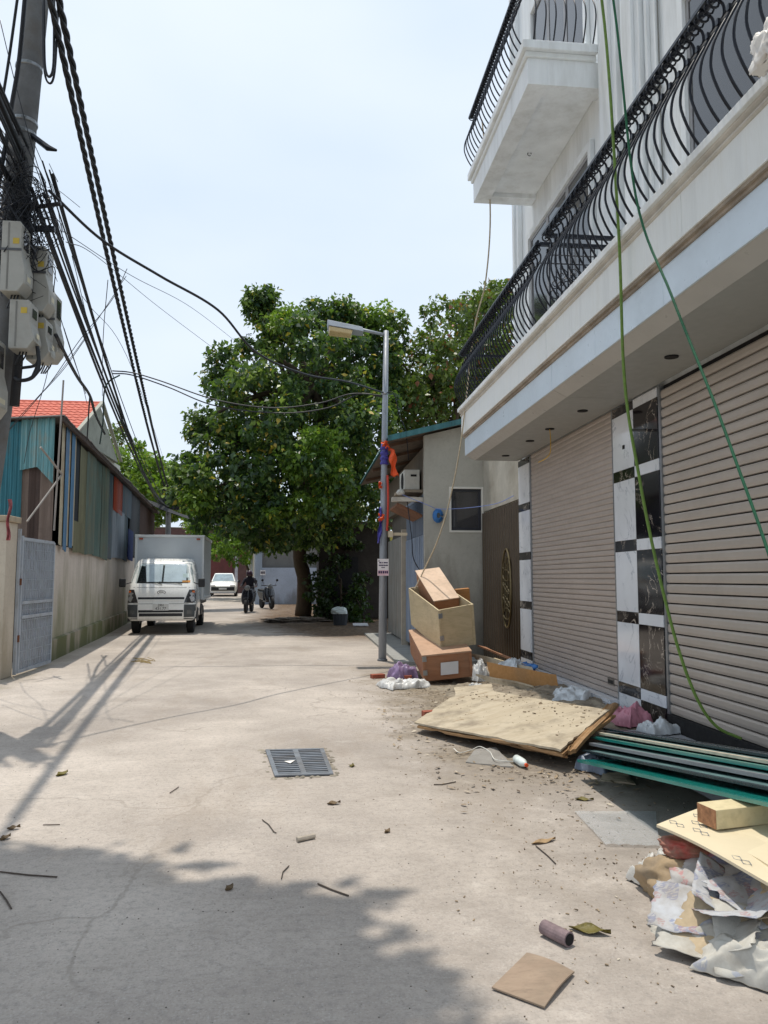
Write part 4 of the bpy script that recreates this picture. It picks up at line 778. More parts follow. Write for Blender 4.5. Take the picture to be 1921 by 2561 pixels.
cg = bx(-.92, .92, 1.68, 5.0, .86, 2.62).build('cargo_box', BOXG, tk, local=True)
fr_ = M('box_trim', c(214, 218, 218), .4, .06)
for nm, a in (('top_trim', (-.95, .95, 1.655, 1.75, 2.60, 2.67)), ('corner_trim', (-.945, -.885, 1.66, 1.72, .86, 2.599)), ('corner_trim', (.885, .945, 1.66, 1.72, .86, 2.599)), ('top_trim', (.9, .95, 1.751, 5.02, 2.60, 2.67)), ('top_trim', (-.95, -.9, 1.751, 5.02, 2.60, 2.67)), ('bottom_trim', (.9, .945, 1.721, 5.0, .84, .93))): bx(*a).build(nm, fr_, cg, bevel=.006, local=True)
for i in range(7): bx(.921, .928, 1.95+i*.45, 1.97+i*.45, .95, 2.58).build('side_rib', fr_, cg, local=True)
for s in (-1, 1): bx(s*.78-.05, s*.78+.05, 1.63, 1.654, 2.53, 2.575).build('marker_light', M('marker_orange', c(170, 76, 40), .3), cg, local=True)
bx(-.35, .35, .6, 5.0, .48, .70).build('chassis', BLK, tk, local=True); bx(-.8, .8, 1.6, 5., .701, .858).build('subframe', BLK, tk, local=True); bx(.5, .84, 2.2, 3.0, .40, .70).build('fuel_tank', BLK, tk, bevel=.02, local=True)
for x_, y_ in ((-.70, .72), (.70, .72), (-.72, 3.6), (.72, 3.6)):
    t_ = MB().lathe([(.20, -.085), (.30, -.09), (.325, -.06), (.325, .06), (.30, .09), (.20, .085)], 22, (x_, y_, .325), 'x').build('wheel', RUBBER, tk, smooth=True, local=True)
    MB().lathe([(.03, -.09), (.19, -.075), (.2, -.086), (.2, .086), (.19, .075), (.03, .09)], 16, (x_, y_, .325), 'x').build('rim', M('rim_steel', c(140, 142, 144), .4, .1, metal=.5), t_, local=True)

# ------------------------------------------------------------------ car far down the lane
cr = thing('hatchback_car', 'small white car with a dark grille far down the lane', 'car', (-4.95, 49., gz(49)), math.radians(4.), local=True)
st = [(0, .70, .30, .60), (.05, .80, .24, .70), (.25, .85, .2, .78), (.9, .87, .2, .93), (1.4, .87, .2, .97), (3.3, .87, .2, .98), (4.0, .84, .24, .95), (4.2, .74, .3, .8)]
vv = []; nr = 20
for y, hw, z0, z1 in st:
    for i in range(nr):
        t = 2*math.pi*i/nr; sgn = lambda v: math.copysign(abs(v)**.42, v); vv.append((hw*sgn(math.cos(t)), y, (z0+z1)/2+(z1-z0)/2*sgn(math.sin(t))))
ff = [(j*nr+i, j*nr+(i+1) % nr, (j+1)*nr+(i+1) % nr, (j+1)*nr+i) for j in range(len(st)-1) for i in range(nr)]+[tuple(range(nr-1, -1, -1)), tuple(range((len(st)-1)*nr, len(st)*nr))]
MB().add(vv, ff).build('body', WPAINT, cr, smooth=True, local=True)
MB().hexa([(-.76, .95, .93), (.76, .95, .93), (.76, 4.0, .93), (-.76, 4.0, .93), (-.56, 1.75, 1.47), (.56, 1.75, 1.47), (.56, 3.5, 1.45), (-.56, 3.5, 1.45)]).build('cabin', WPAINT, cr, bevel=.05, local=True)
MB().hexa([(-.68, 1.0, .97), (.68, 1.0, .97), (.68, 1.02, .97), (-.68, 1.02, .97), (-.53, 1.66, 1.42), (.53, 1.66, 1.42), (.53, 1.68, 1.42), (-.53, 1.68, 1.42)]).build('windshield', M('car_glass', c(120, 140, 150), .08, .3, 3., spec=.9, bump=0), cr, local=True)
bx(-.72, .72, -.02, .03, .36, .60).build('grille', BLK, cr, bevel=.02, local=True); bx(-.24, .24, -.035, -.021, .44, .54).build('number_plate', MATS['plate_white'], cr, local=True)
for s in (-1, 1):
    bx(s*.6-.16, s*.6+.16, -.01, .08, .62, .72).build('headlight', M('lens_clear', c(216, 214, 212), .15, .1), cr, bevel=.02, local=True); bx(s*.95-.07, s*.95+.07, 1.0, 1.1, .93, 1.03).build('mirror', WPAINT, cr, bevel=.03, local=True)
    for y_ in (.75, 3.3): MB().lathe([(.18, -.09), (.29, -.09), (.3, 0), (.29, .09), (.18, .09)], 16, (s*.78, y_, .3), 'x').build('wheel', RUBBER, cr, smooth=True, local=True)
bx(-.8, .8, -.03, .06, .22, .30).build('bumper_lip', M('lip_silver', c(190, 192, 196), .4), cr, bevel=.02, local=True)

# ------------------------------------------------------------------ scooters and the rider
BK = M('scooter_black', c(30, 32, 40), .25, .1, 6., bump=0, spec=.6)
sc = thing('scooter', 'dark scooter with a rider in the middle distance', 'scooter', (-2.16, 30.2, gz(30.2)), math.radians(-6), local=True)
for y_, w_ in ((.0, .05), (1.25, .055)):
    wh = MB().lathe([(.15, -w_), (.24, -w_), (.27, 0), (.24, w_), (.15, w_)], 18, (0, y_, .27), 'x').build('wheel', RUBBER, sc, smooth=True, local=True); MB().lathe([(.02, -.05), (.15, -.03), (.15, .03), (.02, .05)], 12, (0, y_, .27), 'x').build('rim', STEEL, wh, local=True)
MB().tube([(0, 0, .27), (0, .12, .55), (0, .25, .95)], [.05, .06, .05], 8).build('fork', BK, sc, local=True)
MB().grid(lambda u, v: ((u-.5)*(.34+.14*math.sin(v*3.14)), .06+.12*(2*u-1)**2+.2*v, .34+.6*v), 8, 8, thick=(0, .04, 0)).build('front_shield', BK, sc, smooth=True, local=True)
MB().tube(spline([(-.34, .38, 1.02), (-.2, .3, 1.0), (0, .26, 1.0), (.2, .3, 1.0), (.34, .38, 1.02)]), .02, 8).build('handlebar', BK, sc, local=True)
MB().lathe([(.03, .14), (.1, .16), (.11, .22), (.06, .3)], 14, (0, 0, .97), 'y').build('headlight', M('scooter_lens', c(120, 124, 128), .15), sc, local=True)
for s in (-1, 1):
    m_ = MB().tube([(s*.25, .3, 1.02), (s*.32, .26, 1.2)], .008, 5).build('mirror_stalk', BK, sc, local=True); MB().lathe([(.0, .24), (.055, .25), (.055, .27), (0, .28)], 12, (s*.33, 0, 1.23), 'y').build('mirror', BK, m_, local=True)
    MB().tube([(s*.06, .0, .27), (s*.07, .1, .5)], .02, 6).build('fork_leg', STEEL, sc, local=True)
bx(-.15, .15, .3, .75, .3, .36).build('footboard', BK, sc, bevel=.02, local=True)
MB().prism([(.65, .35), (1.2, .42), (1.55, .72), (1.5, .78), (.72, .74)], -.15, .15, axis='x').build('rear_body', BK, sc, bevel=.04, local=True); MB().prism([(.68, .745), (1.5, .785), (1.48, .86), (1.0, .82), (.7, .82)], -.14, .14, axis='x').build('seat', RUBBER, sc, bevel=.03, local=True)
bx(-.1, .1, -.05, .3, .56, .6).build('mudguard', BK, sc, bevel=.02, local=True)
s2 = dup(sc, (-1.30, 33.2, gz(33.2)), math.radians(22), 'dark scooter parked at the corner of the pale blue wall')
def skin(name, verts, edges, radii, mat, parent, root=0, sub=2):
    me = bpy.data.meshes.new(name); me.from_pydata(verts, edges, []); o = bpy.data.objects.new(name, me); C.objects.link(o); o.parent = parent
    md = o.modifiers.new('skin', 'SKIN'); md.use_smooth_shade = True
    lay = me.skin_vertices[0] if me.skin_vertices else None
    if lay is None:
        bpy.context.view_layer.objects.active = o; o.select_set(True); bpy.ops.mesh.customdata_skin_add(); lay = me.skin_vertices[0]
    for i, r in enumerate(radii): lay.data[i].radius = (r, r); lay.data[i].use_root = (i == root)
    sm = o.modifiers.new('sub', 'SUBSURF'); sm.levels = sub; sm.render_levels = sub; me.materials.append(mat); return o
rd = thing('person', 'rider in dark clothes and a dark helmet sitting on the scooter', 'person', (-2.16, 30.2, gz(30.2)+.8), math.radians(-6), local=True)
V = [(0, .86, .06), (0, .84, .3), (0, .78, .50), (0, .74, .60), (0, .72, .70)]      # pelvis, waist, chest, neck, head
Ed = [(0, 1), (1, 2), (2, 3), (3, 4)]; Rr = [.15, .14, .17, .06, .085]
for s in (-1, 1):
    k = len(V); V += [(s*.19, .78, .50), (s*.29, .66, .28), (s*.30, .40, .22)]; Ed += [(2, k), (k, k+1), (k+1, k+2)]; Rr += [.075, .055, .042]
    k = len(V); V += [(s*.11, .80, .05), (s*.18, .42, .0), (s*.15, .52, -.40), (s*.16, .40, -.44)]; Ed += [(0, k), (k, k+1), (k+1, k+2), (k+2, k+3)]; Rr += [.10, .075, .05, .045]
skin('body', V, Ed, Rr, M('dark_clothes', c(30, 30, 42), .85, .2, 9.), rd)
MB().lathe([(.02, .86), (.09, .84), (.125, .77), (.13, .70), (.12, .64), (.10, .62)], 18, (0, .72, 0)).build('helmet', M('helmet_maroon', c(56, 34, 48), .2, .1), rd, smooth=True, local=True)
bx(-.07, .07, .60, .64, .63, .74).build('face_shield', M('visor', c(60, 48, 44), .2), rd, bevel=.02, local=True)
for s in (-1, 1):
    hd = MB()
    for k in range(4): hd.tube([(s*(.27+.022*k), .40, .235), (s*(.27+.022*k), .36, .225), (s*(.27+.022*k), .35, .20)], .01, 5)
    hd.tube([(s*.26, .42, .22), (s*.25, .38, .2)], .011, 5); hd.build('hand', M('skin_tone', c(150, 108, 86), .6), rd, local=True)

# ------------------------------------------------------------------ crates, boards, sheets on the right
def crate(name, label, O_, a, b, cc, mat, open_top, t=.02, edge=None):
    O_, a, b, cc = map(Vector, (O_, a, b, cc)); th = thing(name, label, 'crate', O_)
    ua, ub_, uc = a.normalized(), b.normalized(), cc.normalized()
    MB().obox(O_, a, ub_*t, cc).build('end_panel', mat, th); MB().obox(O_+b-ub_*t, a, ub_*t, cc).build('end_panel', mat, th)
    MB().obox(O_+ub_*t*1.01, ua*t, b-ub_*2.02*t, cc).build('side_panel', mat, th); MB().obox(O_+a-ua*t+ub_*t*1.01, ua*t, b-ub_*2.02*t, cc).build('side_panel', mat, th)
    MB().obox(O_+ua*t+ub_*t-uc*.001, a-ua*2*t, b-ub_*2*t, uc*t).build('floor_panel', mat, th)
    if not open_top: MB().obox(O_+cc+uc*.001-ua*.006-ub_*.006, a+ua*.012, b+ub_*.012, uc*t).build('lid', edge or mat, th)
    for p in (O_, O_+a-ua*.04): MB().obox(p-ub_*.012+ua*.002, ua*.036, ub_*.0115, cc).build('corner_batten', mat, th)
    for z in (.25, .8): MB().obox(O_-ub_*.016-ua*.004+cc*z, ua*.06, ub_*.01, uc*.07).build('clip', STEEL, th)
    return th
lc = crate('wooden_crate', 'low reddish-brown wooden crate with a white paper, bottom of the stack', (1.67, 10.60, .04), (.70, .06, .055), (.04, 1.6, .24), (-.03, -.04, .34), CRATE, False, edge=m_wood('crate_lid', c(170, 136, 110), c(188, 154, 128), (2, 2, 2)))
MB().obox((1.90, 10.578, .125), (.25, .022, .02), (0, .004, 0), (0, -.002, .17)).build('paper', M('paper_white', c(206, 206, 208), .8, .05), lc)
mc = crate('wooden_crate', 'open yellowish plywood crate with metal clips, middle of the stack', (1.97, 10.95, .42), (.53, .09, .085), (-.24, 1.32, .30), (-.055, -.1, .58), CRATEY, True)
tp = thing('wooden_crate', 'pinkish plywood box tipped inside the open crate, top of the stack', 'crate', (1.95, 11.3, .8))
o_, a_, b_, n_ = Vector((1.94, 11.30, 1.11)), Vector((.38, .08, .05)), Vector((-.15, .82, .45)), Vector((.05, .16, -.30))
MB().obox(o_+n_, a_, b_, -n_*.97).build('body', m_wood('box_brown', c(150, 104, 74), c(170, 124, 92), (2, 2, 6)), tp); MB().obox(o_-a_*.03-b_*.01, a_*1.06, b_*1.02, n_*-.05).build('lid', TOPB, tp)
MB().obox((2.36, 11.7, 1.0), (.22, .03, .02), (-.02, .03, .01), (-.02, -.02, .28)).build('inner_board', m_wood('board_orange', c(168, 112, 60), c(190, 136, 80)), mc)
def board(label, P, thick, mat, edge_ragged=0.02, seed=0., n=(14, 10), name='plywood_sheet', cat='board', layers=1, parent=None):
    """a warped sheet between four ground-plan corners, with torn edges"""
    P = [Vector(p) for p in P]
    def fn(u, v):
        e = edge_ragged*(nz((u*9, v*9, seed), 1.)); uu = min(1, max(0, u+(e if u in (0., 1.) else 0))); vv_ = min(1, max(0, v+(e if v in (0., 1.) else 0)))
        p = P[0].lerp(P[1], uu).lerp(P[3].lerp(P[2], uu), vv_); p.z += .018*nz((u*2.2, v*2.2, seed), 1.); return p
    return tag(MB().grid(fn, *n, thick=thick).build(name, mat, parent), label, cat)
# L, F, R, B corners of the big pale sheet
Pl = [(1.06, 7.33, .10), (1.94, 5.74, .17), (2.62, 6.45, .34), (1.78, 8.4, .27)]
s1 = board('big pale dirty plywood sheet lying tilted on the rubbish heap', Pl, .016, PLYW, .035, 1., (26, 18))
board('second plywood sheet just under the big pale one, its brown edge showing', [(1.08, 7.28, .075), (1.95, 5.73, .142), (2.66, 6.42, .30), (1.85, 8.4, .23)], .02, PLYE, .04, 4., (26, 18))
board('lowest torn plywood sheet peeking out under the two others', [(1.22, 7.4, .045), (2.02, 5.82, .10), (2.7, 6.55, .26), (1.9, 8.5, .2)], .018, PLYE, .05, 8., (26, 18))
board('split brown strip of plywood along the right edge of the big sheet', [(1.99, 5.72, .165), (2.06, 5.74, .17), (2.76, 6.6, .36), (2.66, 6.6, .36)], .03, PLYE, .05, 11., (6, 14))
board('torn pale plywood scrap behind the big sheet', [(1.66, 8.35, .2), (2.05, 8.2, .24), (2.15, 8.7, .26), (1.75, 8.9, .2)], .01, PLYW, .06, 13.)
for k, (lab, P, m_) in enumerate((('long pale board with ridged edge leaning beside the crates', [(2.42, 11.0, .38), (2.5, 10.9, .30), (3.0, 9.7, .20), (2.98, 9.9, .30)], PLYW), ('upper brown board lying on the pale board by the crates', [(2.56, 11.2, .48), (2.66, 11.1, .46), (3.1, 10.3, .26), (3.0, 10.4, .30)], CRATE),
        ('brown strip of cardboard-like board in front of the pale board', [(2.42, 10.05, .36), (2.44, 10.0, .2), (3.0, 8.9, .16), (2.98, 8.92, .32)], m_wood('board_ochre', c(164, 118, 66), c(182, 136, 84))), ('pale splintered board at the front of the crate rubbish', [(2.28, 10.1, .2), (2.4, 9.85, .14), (2.85, 9.0, .10), (2.75, 9.1, .18)], PLYW), ('thin beige plank resting on the rubbish by the brown gate', [(2.7, 11.1, .3), (2.8, 11.0, .3), (3.15, 9.9, .2), (3.08, 9.9, .22)], CRATEY))):
    board(lab, P, .022, m_, .03, 20.+k, (4, 12))
PV = [Vector(p) for p in Pl]
def onply(u, v): p = PV[0].lerp(PV[1], u).lerp(PV[3].lerp(PV[2], u), v); p.z += .018*nz((u*2.2, v*2.2, 1.), 1.)+.002; return p
for k in range(14):
    u0 = random.uniform(.02, .35); v0 = random.uniform(.1, .85); l_ = random.uniform(.08, .2); w_ = random.uniform(.004, .012)
    MB().add([onply(u0, v0), onply(u0+l_*.3, v0+l_*.5+w_), onply(u0+l_*.3, v0+l_*.6), onply(u0+w_*.3, v0+w_)], [(0, 1, 2, 3)]).build('split', PLYE, s1)
# rubbish heap under it all
def hp_(u, v):
    X_ = 1.2+u*2.; Y_ = 5.9+v*5.; q = math.sin(math.pi*u*.62+.2)**1.2*math.sin(math.pi*min(1, v*1.02))**.5
    return (X_, Y_, .26*q*(u**.8)-.05+.07*nz((X_, Y_, 0), 2.2)+.03*nz((X_, Y_, 0), 6.)+.02*nz((X_, Y_, 0), 15.)-.1*(u < .03 or v < .02 or v > .98))
tag(MB().grid(hp_, 60, 90).build('rubble_heap', M('rubble_soil', c(140, 130, 114), .95, .35, 9., bump=.9, bscale=30, dirt=c(84, 72, 58), damt=.6, dscale=6.), smooth=True), 'low heap of soil and rubble in front of the shutters', 'heap', kind='stuff')
lt = MB()
for i in range(5200):
    if random.random() < .72: X_, Y_ = random.uniform(.7, 3.1), random.uniform(5.4, 11.8)
    else: X_, Y_ = random.gauss(1.5, .7), random.uniform(2.6, 5.6)
    if random.random() > (X_-.2)/1.6: continue
    z = hp_((X_-1.2)/2., (Y_-5.9)/5.)[2] if 1.2 < X_ < 3.2 and 5.9 < Y_ < 10.9 else .0
    r_ = random.choice((.002, .003, .003, .004, .006, .01 if X_ > 1.3 and Y_ > 5.5 else .003)); a = random.uniform(0, 6.28); l_ = r_*random.uniform(1, 3.2); d = Vector((math.cos(a), math.sin(a), random.uniform(-.2, .3))); s_ = Vector((-d.y, d.x, 0))
    o_ = Vector((X_, Y_, max(0, z)+.002)); lt.obox(o_, d*l_, s_*r_, Vector((0, 0, r_*random.uniform(.2, .8))))
for i in range(420):      # dead leaf flakes round the sheets
    X_, Y_ = random.choice(((random.gauss(2.15, .25), random.gauss(5.55, .22)), (random.uniform(1.0, 2.4), random.gauss(5.9, .5)), (random.gauss(1.4, .4), random.gauss(9.2, .9)), (random.uniform(.8, 1.4), random.gauss(7.6, .8))))
    a = random.uniform(0, 6.28); r_ = random.uniform(.01, .035); d = Vector((math.cos(a), math.sin(a), random.uniform(-.25, .35)))*r_; e = Vector((-math.sin(a), math.cos(a), random.uniform(-.3, .3)))*r_*.45; o_ = Vector((X_, Y_, .012+(max(0, hp_((X_-1.2)/2., (Y_-5.9)/5.)[2]) if 1.2 < X_ < 3.2 and 5.9 < Y_ < 10.9 else 0)))
    lt.add([o_-d, o_+e, o_+d, o_-e], [(0, 1, 2, 3)])
for i in range(200):
    u, v = random.random()**.8, random.random()**.35; o_ = onply(u, v); r_ = random.choice((.003, .004, .006, .012)); a = random.uniform(0, 6.28); d = Vector((math.cos(a), math.sin(a), 0))
    lt.obox(o_, d*r_*random.uniform(1, 3), Vector((-d.y, d.x, 0))*r_, Vector((0, 0, r_*.4)))
tag(lt.build('litter', m_chip()), 'small chips, splinters and grit scattered on the right of the lane', 'litter', kind='stuff')
gv = MB()
for i in range(1500):
    Y_ = random.uniform(2.3, 16); X_ = random.uniform(-.42*Y_-.2, 1.2); r_ = random.choice((.002, .002, .003, .004)); o_ = Vector((X_, Y_, .0)); gv.lathe([(r_, 0), (r_*.8, r_*.5), (r_*.2, r_*.7)], 5, o_)
tag(gv.build('grit', M('grit_grey', c(110, 104, 96), .9, .5, 40.)), 'loose grit scattered over the lane concrete', 'grit', kind='stuff')

# glass sheets stacked on the right
GS = [('lowest glass sheet with a bright teal edge, bottom of the stack', 2.0, 5.55, .12, 0), ('dark framed sheet lying just above the lowest teal glass', 2.13, 5.8, .135, 1), ('grey aluminium framed sheet in the middle of the glass stack', 2.24, 5.95, .15, 2), ('glass sheet with a pale teal edge in the upper half of the stack', 2.33, 6.15, .16, 0), ('dusty beige framed sheet near the top of the glass stack', 2.40, 6.3, .17, 3), ('top glass sheet of the stack, black edge and dusty white face', 2.52, 6.4, .18, 1)]
gmat = [TEAL, M('frame_black', c(30, 50, 58), .25, .15), M('frame_grey', c(140, 146, 152), .35, .15, metal=.3), M('frame_beige', c(190, 180, 162), .6, .2, 12., bump=.3)]
for i, (lab, x0, y0, z0, mi) in enumerate(GS):
    d = Vector((0, -3.6, .54-.016*i)); wv = Vector((.78-.11*i, .04, -.03)); tt = Vector((0, .003, (.018, .014, .02, .016)[mi]))
    g_ = thing('glass_sheet', lab, 'glass sheet', (x0, y0, z0)); O_ = Vector((x0, y0, z0)); L_ = d*(.9-.03*i)
    e = .028
    MB().obox(O_, Vector((e, 0, 0)), L_, tt).build('long_edge', gmat[mi], g_); MB().obox(O_+wv-Vector((e, 0, 0)), Vector((e, 0, 0)), L_, tt).build('long_edge', gmat[mi], g_)
    MB().obox(O_+Vector((e+.001, 0, 0)), wv-Vector((2*e+.002, 0, 0)), d.normalized()*e, tt).build('short_edge', gmat[mi], g_)
    MB().obox(O_+Vector((e+.001, 0, 0))+d.normalized()*(e+.001)+tt*.25, wv-Vector((2*e+.002, 0, 0)), L_-d.normalized()*(e+.001), tt*.5).build('pane', TEAL if mi == 0 else M('dusty_pane_'+str(i), c(188, 190, 190) if i == 5 else c(92, 122, 122), .4, .3, 5., spec=.6), g_)
cb = thing('cardboard_sheet', 'cream corrugated cardboard sheet printed with small diamond marks', 'cardboard', (1.9, 3.2, .3))
CARD = M('cardboard_cream', c(214, 200, 170), .8, .05, 3., bump=.1, bscale=30); CARDE = M('cardboard_edge', c(150, 122, 84), .9, .2, 30.)
k0, k1, k2, k3 = px(1642, 2062, Z=.30), px(1925, 2205, Z=.34), Vector((2.75, 2.95, .36)), px(1722, 2040, Z=.31)
k3 = Vector((2.35, 3.95, .32))
MB().grid(lambda u, v: k0.lerp(k1, u).lerp(k3.lerp(k2, u), v)+Vector((0, 0, .01*math.sin(u*4+v*3))), 10, 6, thick=.012).build('sheet', CARD, cb)
for u, v in ((.10, .10), (.2, .2), (.3, .12), (.72, .05), (.12, .3)):
    q = k0.lerp(k1, u).lerp(k3.lerp(k2, u), v)+Vector((0, 0, .01*math.sin(u*4+v*3)+.002)); da = (k1-k0).normalized(); db = (k3-k0).normalized()
    for s in (-1, 1): MB().tube([q+da*(s*.03)+da*.034*math.cos(t*math.pi/2)+db*.02*math.sin(t*math.pi/2) for t in range(4)], .0014, 4, closed=True).build('diamond_print', M('print_blue', c(110, 118, 132), .8), cb)
CB2 = board('second cardboard piece folded under the wood block', [px(1800, 2088, Z=.32), px(1925, 2165, Z=.34), (2.6, 3.2, .37), (2.2, 3.6, .345)], .008, CARD, .0, 31., (6, 4), name='cardboard_piece', cat='cardboard')
q = px(1793, 2076, Z=.335)
tag(MB().obox(q, (-.02, .13, 0), (.9, .12, .02), (0, 0, .085)).build('wood_block', m_wood('pine_block', c(196, 180, 140), c(212, 198, 160), (3, 3, 3)), bevel=.003), 'cut pine wood block lying on the cardboard under the glass', 'wood block')
MB().obox(q+Vector((-.001, .001, .001)), (-.0195, .127, 0), (-.0015, -.0002, 0), (0, 0, .083)).build('end_grain', M('end_grain', c(160, 116, 84), .9, .35, 40.), bpy.data.objects['wood_block'])
# sacks and bags bottom right
tag(blob('sack', SACKB, (1.80, 3.46, 0), (.24, .16, .13), -.5, .16, 3.2, 1.), 'brown cement sack slumped under the cardboard corner', 'sack')
tag(blob('sack', M('red_sack', c(168, 122, 104), .85, .3, 8., bump=.4, bscale=20, dirt=c(196, 70, 66), damt=.7, dscale=9.), (1.80, 3.5, .19), (.13, .10, .05), -.3, .2, 4., 2.), 'small reddish printed sack right beneath the cardboard tip', 'sack')
tag(drape('plastic_bag', M('clear_bag', c(196, 194, 188), .3, .08, 6., bump=.5, bscale=20), (1.70, 3.62, 0), .22, .24, .06, .3, 66., .08), 'crumpled whitish plastic bag left of the brown sack', 'bag')
sk = blob('sack', m_print('cement_sack', c(196, 192, 188), ((c(70, 92, 150), 4.), (c(190, 110, 110), 6.)), .58), (1.96, 3.22, .02), (.40, .21, .15), -.75, .12, 2.6, 4., power=.7); tag(sk, 'large whitish cement sack with blue band under the cardboard', 'sack')
tag(blob('sack', M('tan_sack', c(170, 150, 120), .85, .15, 6., bump=.35, bscale=18), (2.15, 2.9, .0), (.35, .28, .2), -.5, .2, 2.8, 5.), 'tan sack at the bottom right photo edge under the cardboard', 'sack')
SKN = m_print('sack_printed', c(206, 206, 206), ((c(70, 92, 150), 7.), (c(176, 90, 96), 9.)))
SACKW = m_print('sack_woven', c(200, 197, 188), ((c(130, 140, 164), 6.),), .64)
PAPER = m_print('sack_paper', c(196, 198, 202), ((c(96, 112, 158), 9.), (c(170, 120, 120), 12.)), .60); PAPERB = M('sack_lining', c(176, 158, 130), .85, .2, 9., bump=.3, bscale=20)
tag(blob('sack', M('sack_white', c(196, 194, 186), .7, .1, 6., bump=.35, bscale=24, dirt=c(150, 140, 122), damt=.5, dscale=6.), (1.66, 3.12, 0), (.22, .11, .05), -.35, .22, 2.2, 61., power=.75), 'flat white woven sack in front of the pile, pointing to the lane', 'sack')
tag(drape('sack', M('sack_grey', c(150, 150, 152), .8, .2, 6., bump=.4, bscale=18), (1.78, 3.32, 0), .30, .22, .05, .3, 62., .07), 'grey crumpled sack between the brown and the white sacks', 'sack')
TORN = ['left printed paper sack of the torn heap, drooping over the white sack', 'printed paper sack in the middle of the torn heap with a tilted flap', 'brown inner paper lining showing at the left of the torn heap', 'printed paper sack at the back of the torn heap, under the cardboard',
        'plain whitish sack edge at the lower left of the torn heap', 'wide whitish sack sheet at the front bottom of the torn heap', 'brown paper lining at the far right of the torn heap', 'upright creased paper sack directly below the cardboard sheet']
def folded(k, ctr, L_, W_, rz, tilt, bend, mat):
    """a stiff paper sack torn open: a sheet with one sharp crease and a wavy torn edge"""
    Rm = Matrix.Rotation(rz, 3, 'Z') @ Matrix.Rotation(tilt, 3, 'X'); cr_ = random.uniform(.3, .65)
    def fn(u, v):
        x = (u-.5)*L_; y = (v-.5)*W_*(1+.12*nz((u*6, v*2, k), 1.)); dz = max(0., u-cr_)*L_*bend+.012*nz((u*3, v*3, k), 1.)+.01*abs(nz((u*7, v*6, k), 1., 3.))
        if u in (0., 1.): y *= 1+.1*nz((v*14, k, 0), 1.)
        p = Rm @ Vector((x+.02*nz((v*9, k, u), 1.)*(u in (0., 1.)), y, dz)); return (ctr[0]+p.x, ctr[1]+p.y, max(.004, ctr[2]+p.z))
    return tag(MB().grid(fn, 22, 16, thick=.002).build('torn_sack', mat, smooth=True), TORN[int(k)-80], 'sack', 'torn paper sacks heaped at the bottom right')
for k, a in enumerate((((1.62, 3.05, .12), .42, .26, -.6, .35, -.5, PAPER), ((1.74, 2.93, .16), .40, .3, -.2, -.3, .7, PAPER), ((1.66, 2.87, .10), .5, .28, -.9, .5, -.4, PAPERB), ((1.86, 3.05, .17), .36, .3, .3, .25, .5, PAPER), ((1.56, 2.93, .06), .36, .2, -.75, .2, .6, SACKW), ((1.79, 2.79, .10), .5, .34, -.5, .45, -.6, SACKW), ((1.88, 2.87, .22), .3, .22, .8, -.35, .6, PAPERB), ((1.72, 3.13, .14), .3, .24, 1.1, .5, .4, PAPER))): folded(80.+k, *a)
tag(drape('sack', SACKW, (1.78, 2.74, .0), .7, .34, .06, -.8, 64., .07), 'long dirty white sack along the bottom right edge', 'sack')
TT = M('sack_print', c(76, 92, 140), .8, .2)
# clear plastic sheet on the ground
def pls(u, v):
    p = px(1437, 2034, Z=.0).lerp(px(1640, 2034, Z=0.), u).lerp(px(1515, 2118, Z=0.).lerp(px(1650, 2122, Z=0.), u), v); p.z = .012+.012*abs(nz((u*4, v*4, 1), 1.)); return p
tag(MB().grid(pls, 20, 14).build('plastic_film', m_glass('clear_film', tint=(.96, .97, .98), alpha=.32, solid=(.75, .78, .8), rough=.12), smooth=True), 'clear plastic film lying flat on the concrete near the glass', 'film')

# small things on the ground
gr = thing('drain_grate', 'rectangular iron drain grate set in the lane', 'drain grate', (-.03, 6.25, 0))
gq = [Vector((-.30, 6.70, .004)), Vector((.19, 6.70, .004)), Vector((.24, 5.83, .004)), Vector((-.19, 5.82, .004))]
IR = M('grate_iron', c(128, 134, 142), .55, .2, 8., metal=.4, bump=.2, dirt=c(96, 84, 72), damt=.6)
MB().add([q+Vector((0, 0, -.0005)) for q in gq], [(3, 2, 1, 0)]).build('pit', DARK, gr)
gx0, gx1, gy0, gy1 = -.245, .21, 5.83, 6.69
def gp2(u, v, z): p = gq[0].lerp(gq[1], u).lerp(gq[3].lerp(gq[2], u), v); p.z = z; return p
def gbox(nm, u0, u1, v0, v1, z0=.006, z1=.016): MB().hexa([gp2(u0, v1, z0), gp2(u1, v1, z0), gp2(u1, v0, z0), gp2(u0, v0, z0), gp2(u0, v1, z1), gp2(u1, v1, z1), gp2(u1, v0, z1), gp2(u0, v0, z1)]).build(nm, IR, gr)
gbox('frame_bar', 0, .07, 0, 1); gbox('frame_bar', .93, 1, 0, 1); gbox('frame_bar', .0701, .9299, 0, .05); gbox('frame_bar', .0701, .9299, .95, 1); gbox('centre_bar', .46, .55, .0501, .9499)
for i in range(13):
    v = .075+i*.068; gbox('grate_bar', .0702, .4599, v, v+.034, .005, .013); gbox('grate_bar', .5501, .9298, v, v+.034, .005, .013)
rimc = MB()
for i in range(60):
    u = random.choice((random.uniform(-.1, 0), random.uniform(1, 1.1))) if i % 2 else random.uniform(-.08, 1.08); v = random.uniform(0, 1) if i % 2 else random.choice((random.uniform(-.06, -.01), random.uniform(1.0, 1.06)))
    p = gp2(u, v, .001); rimc.lathe([(random.uniform(.01, .03), 0), (.008, .008)], 6, p)
rimc.build('cement_crumbs', M('crumb', c(150, 142, 128), .95, .3), gr)['kind'] = 'stuff'
